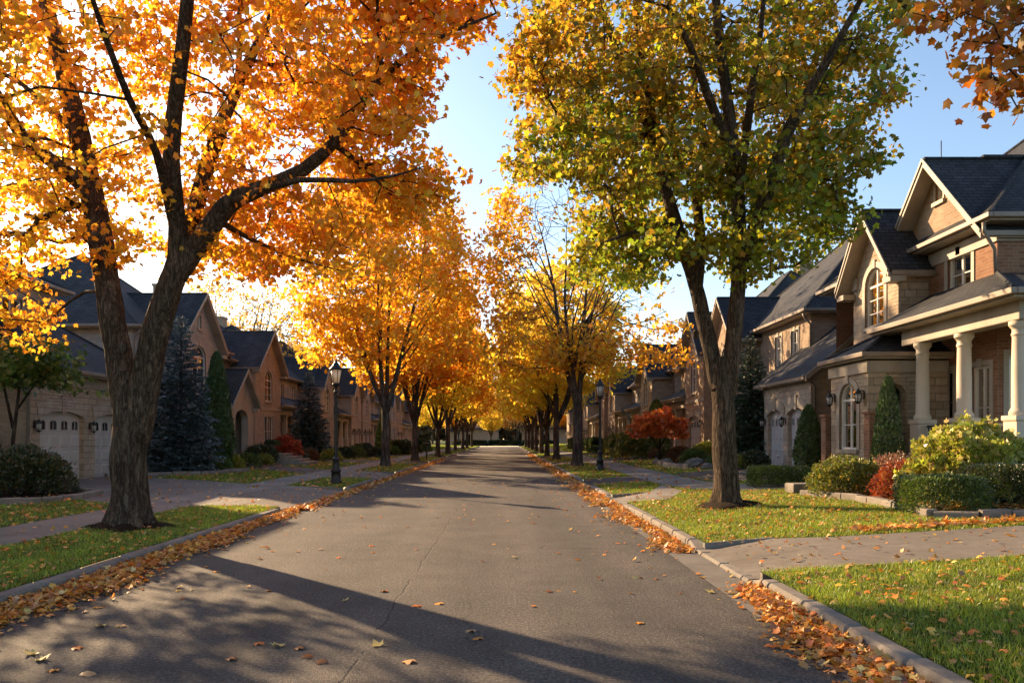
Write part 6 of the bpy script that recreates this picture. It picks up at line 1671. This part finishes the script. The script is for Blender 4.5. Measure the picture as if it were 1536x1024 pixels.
# far hedges
hg = shrub_mesh(96, 3.2, .7, .8, 4000, .2, DK, [.4, .4, .2], lump=.1, kind='tuft', box=True, shell=.7)
for k, (x, y, rz, lab) in enumerate(((-9.5, 70, 1.57, 'far clipped hedge in the left gardens past the fourth maple'), (-9.5, 88, 1.57, 'farther clipped hedge of the left gardens'), (8.4, 72, 1.57, 'far clipped hedge in the right gardens'), (8.4, 90, 1.57, 'farther clipped hedge of the right gardens'), (-7, 156, 0, 'dark hedge at the street end on its left'), (0, 158, 0, 'dark hedge across the middle of the street end'), (7, 157, 0, 'dark hedge at the street end on its right'))):
    o = link('hedge', hg, None, (x, y, zt(x) if y < 150 else .1)); o.rotation_euler = (0, 0, rz); tag(o, lab, 'hedge')
# stone steps up to the curved gable house, pots on them
x, y = G(432, 697); s = MB()
for k in range(4): s.bevbox(x - 1.5 + .02 * k - k * .42 * .0, x + 1.0 - .42 * k, y + .0 + .01 * k, y + 2.3 - .01 * k, zt(x) - .1 + .15 * k, zt(x) + .15 * (k + 1), .02)
tag(s.build('stone_steps', M['edging'], None, (x, y, zt(x))), 'pale stone steps leading up to the brown brick porch', 'steps')
def pot(x, y, z, h, col, label, fol):
    r = empty('potted_plant', (x, y, z), label, 'potted plant'); b = MB(); b.lathe(x, y, [(h * .26, z), (h * .38, z + h * .8), (h * .42, z + h * .82), (h * .42, z + h), (h * .33, z + h), (h * .3, z + h * .9)], 14); b.build('pot', col, r, (x, y, z)); f = link('foliage', fol, r, (0, 0, h * .85)); f.scale = (.5,) * 3
M['terracotta'] = m_paint('terracotta', (.30, .10, .05), .8, .3)
pot(x - 1.1, y + .5, zt(x) + .6, .45, M['terracotta'], 'terracotta pot with dark plant at the top of the stone steps', ball[3]); pot(x - 1.2, y + 1.8, zt(x) + .6, .4, M['rock'], 'grey pot with green plant on the stone steps', ball[0])

# ------------------------------------------------------------------ light, sky, camera
AZ, EL = -42.0, 22.0        # degrees from the street axis (negative: left), and above the horizon
sd = Vector((math.sin(rad(AZ)) * math.cos(rad(EL)), math.cos(rad(AZ)) * math.cos(rad(EL)), math.sin(rad(EL))))
sun = bpy.data.lights.new('sun', 'SUN'); sun.energy = 5.0; sun.angle = rad(.6); sun.color = (1.0, .70, .40)
so = bpy.data.objects.new('sun', sun); C.objects.link(so); so.rotation_euler = (-sd).to_track_quat('-Z', 'Y').to_euler(); so.location = (-40, 60, 40)
w = bpy.data.worlds.new('World'); SC.world = w; w.use_nodes = True; nt = w.node_tree; nt.nodes.clear()
sky = nt.nodes.new('ShaderNodeTexSky'); sky.sky_type = 'NISHITA'; sky.sun_disc = False; sky.sun_elevation = rad(EL); sky.sun_rotation = rad(AZ)
sky.air_density = 1.0; sky.dust_density = 0.8; sky.ozone_density = 1.3
bg = nt.nodes.new('ShaderNodeBackground'); bg.inputs['Strength'].default_value = .095
ow = nt.nodes.new('ShaderNodeOutputWorld'); nt.links.new(sky.outputs[0], bg.inputs[0]); nt.links.new(bg.outputs[0], ow.inputs[0])

cam = bpy.data.cameras.new('camera'); co = bpy.data.objects.new('camera', cam); C.objects.link(co); SC.camera = co
co.location = (0, 0, CAMZ); co.rotation_euler = (rad(90), 0, 0)
cam.sensor_width = 36; cam.sensor_fit = 'HORIZONTAL'; cam.lens = F / 1536 * 36
cam.shift_x = (768 - VPX) / 1536; cam.shift_y = (HORIZ - 512) / 1536; cam.clip_end = 3000; cam.clip_start = .05

vs = SC.view_settings; vs.view_transform = 'Standard'; vs.look = 'None'; vs.exposure = 1.4; vs.gamma = 1.0; vs.use_curve_mapping = False
cy = SC.cycles; cy.use_denoising = True; cy.max_bounces = 8; cy.diffuse_bounces = 6; cy.glossy_bounces = 2; cy.transmission_bounces = 3; cy.transparent_max_bounces = 8; cy.sample_clamp_indirect = 6; cy.use_adaptive_sampling = True; cy.adaptive_threshold = .02
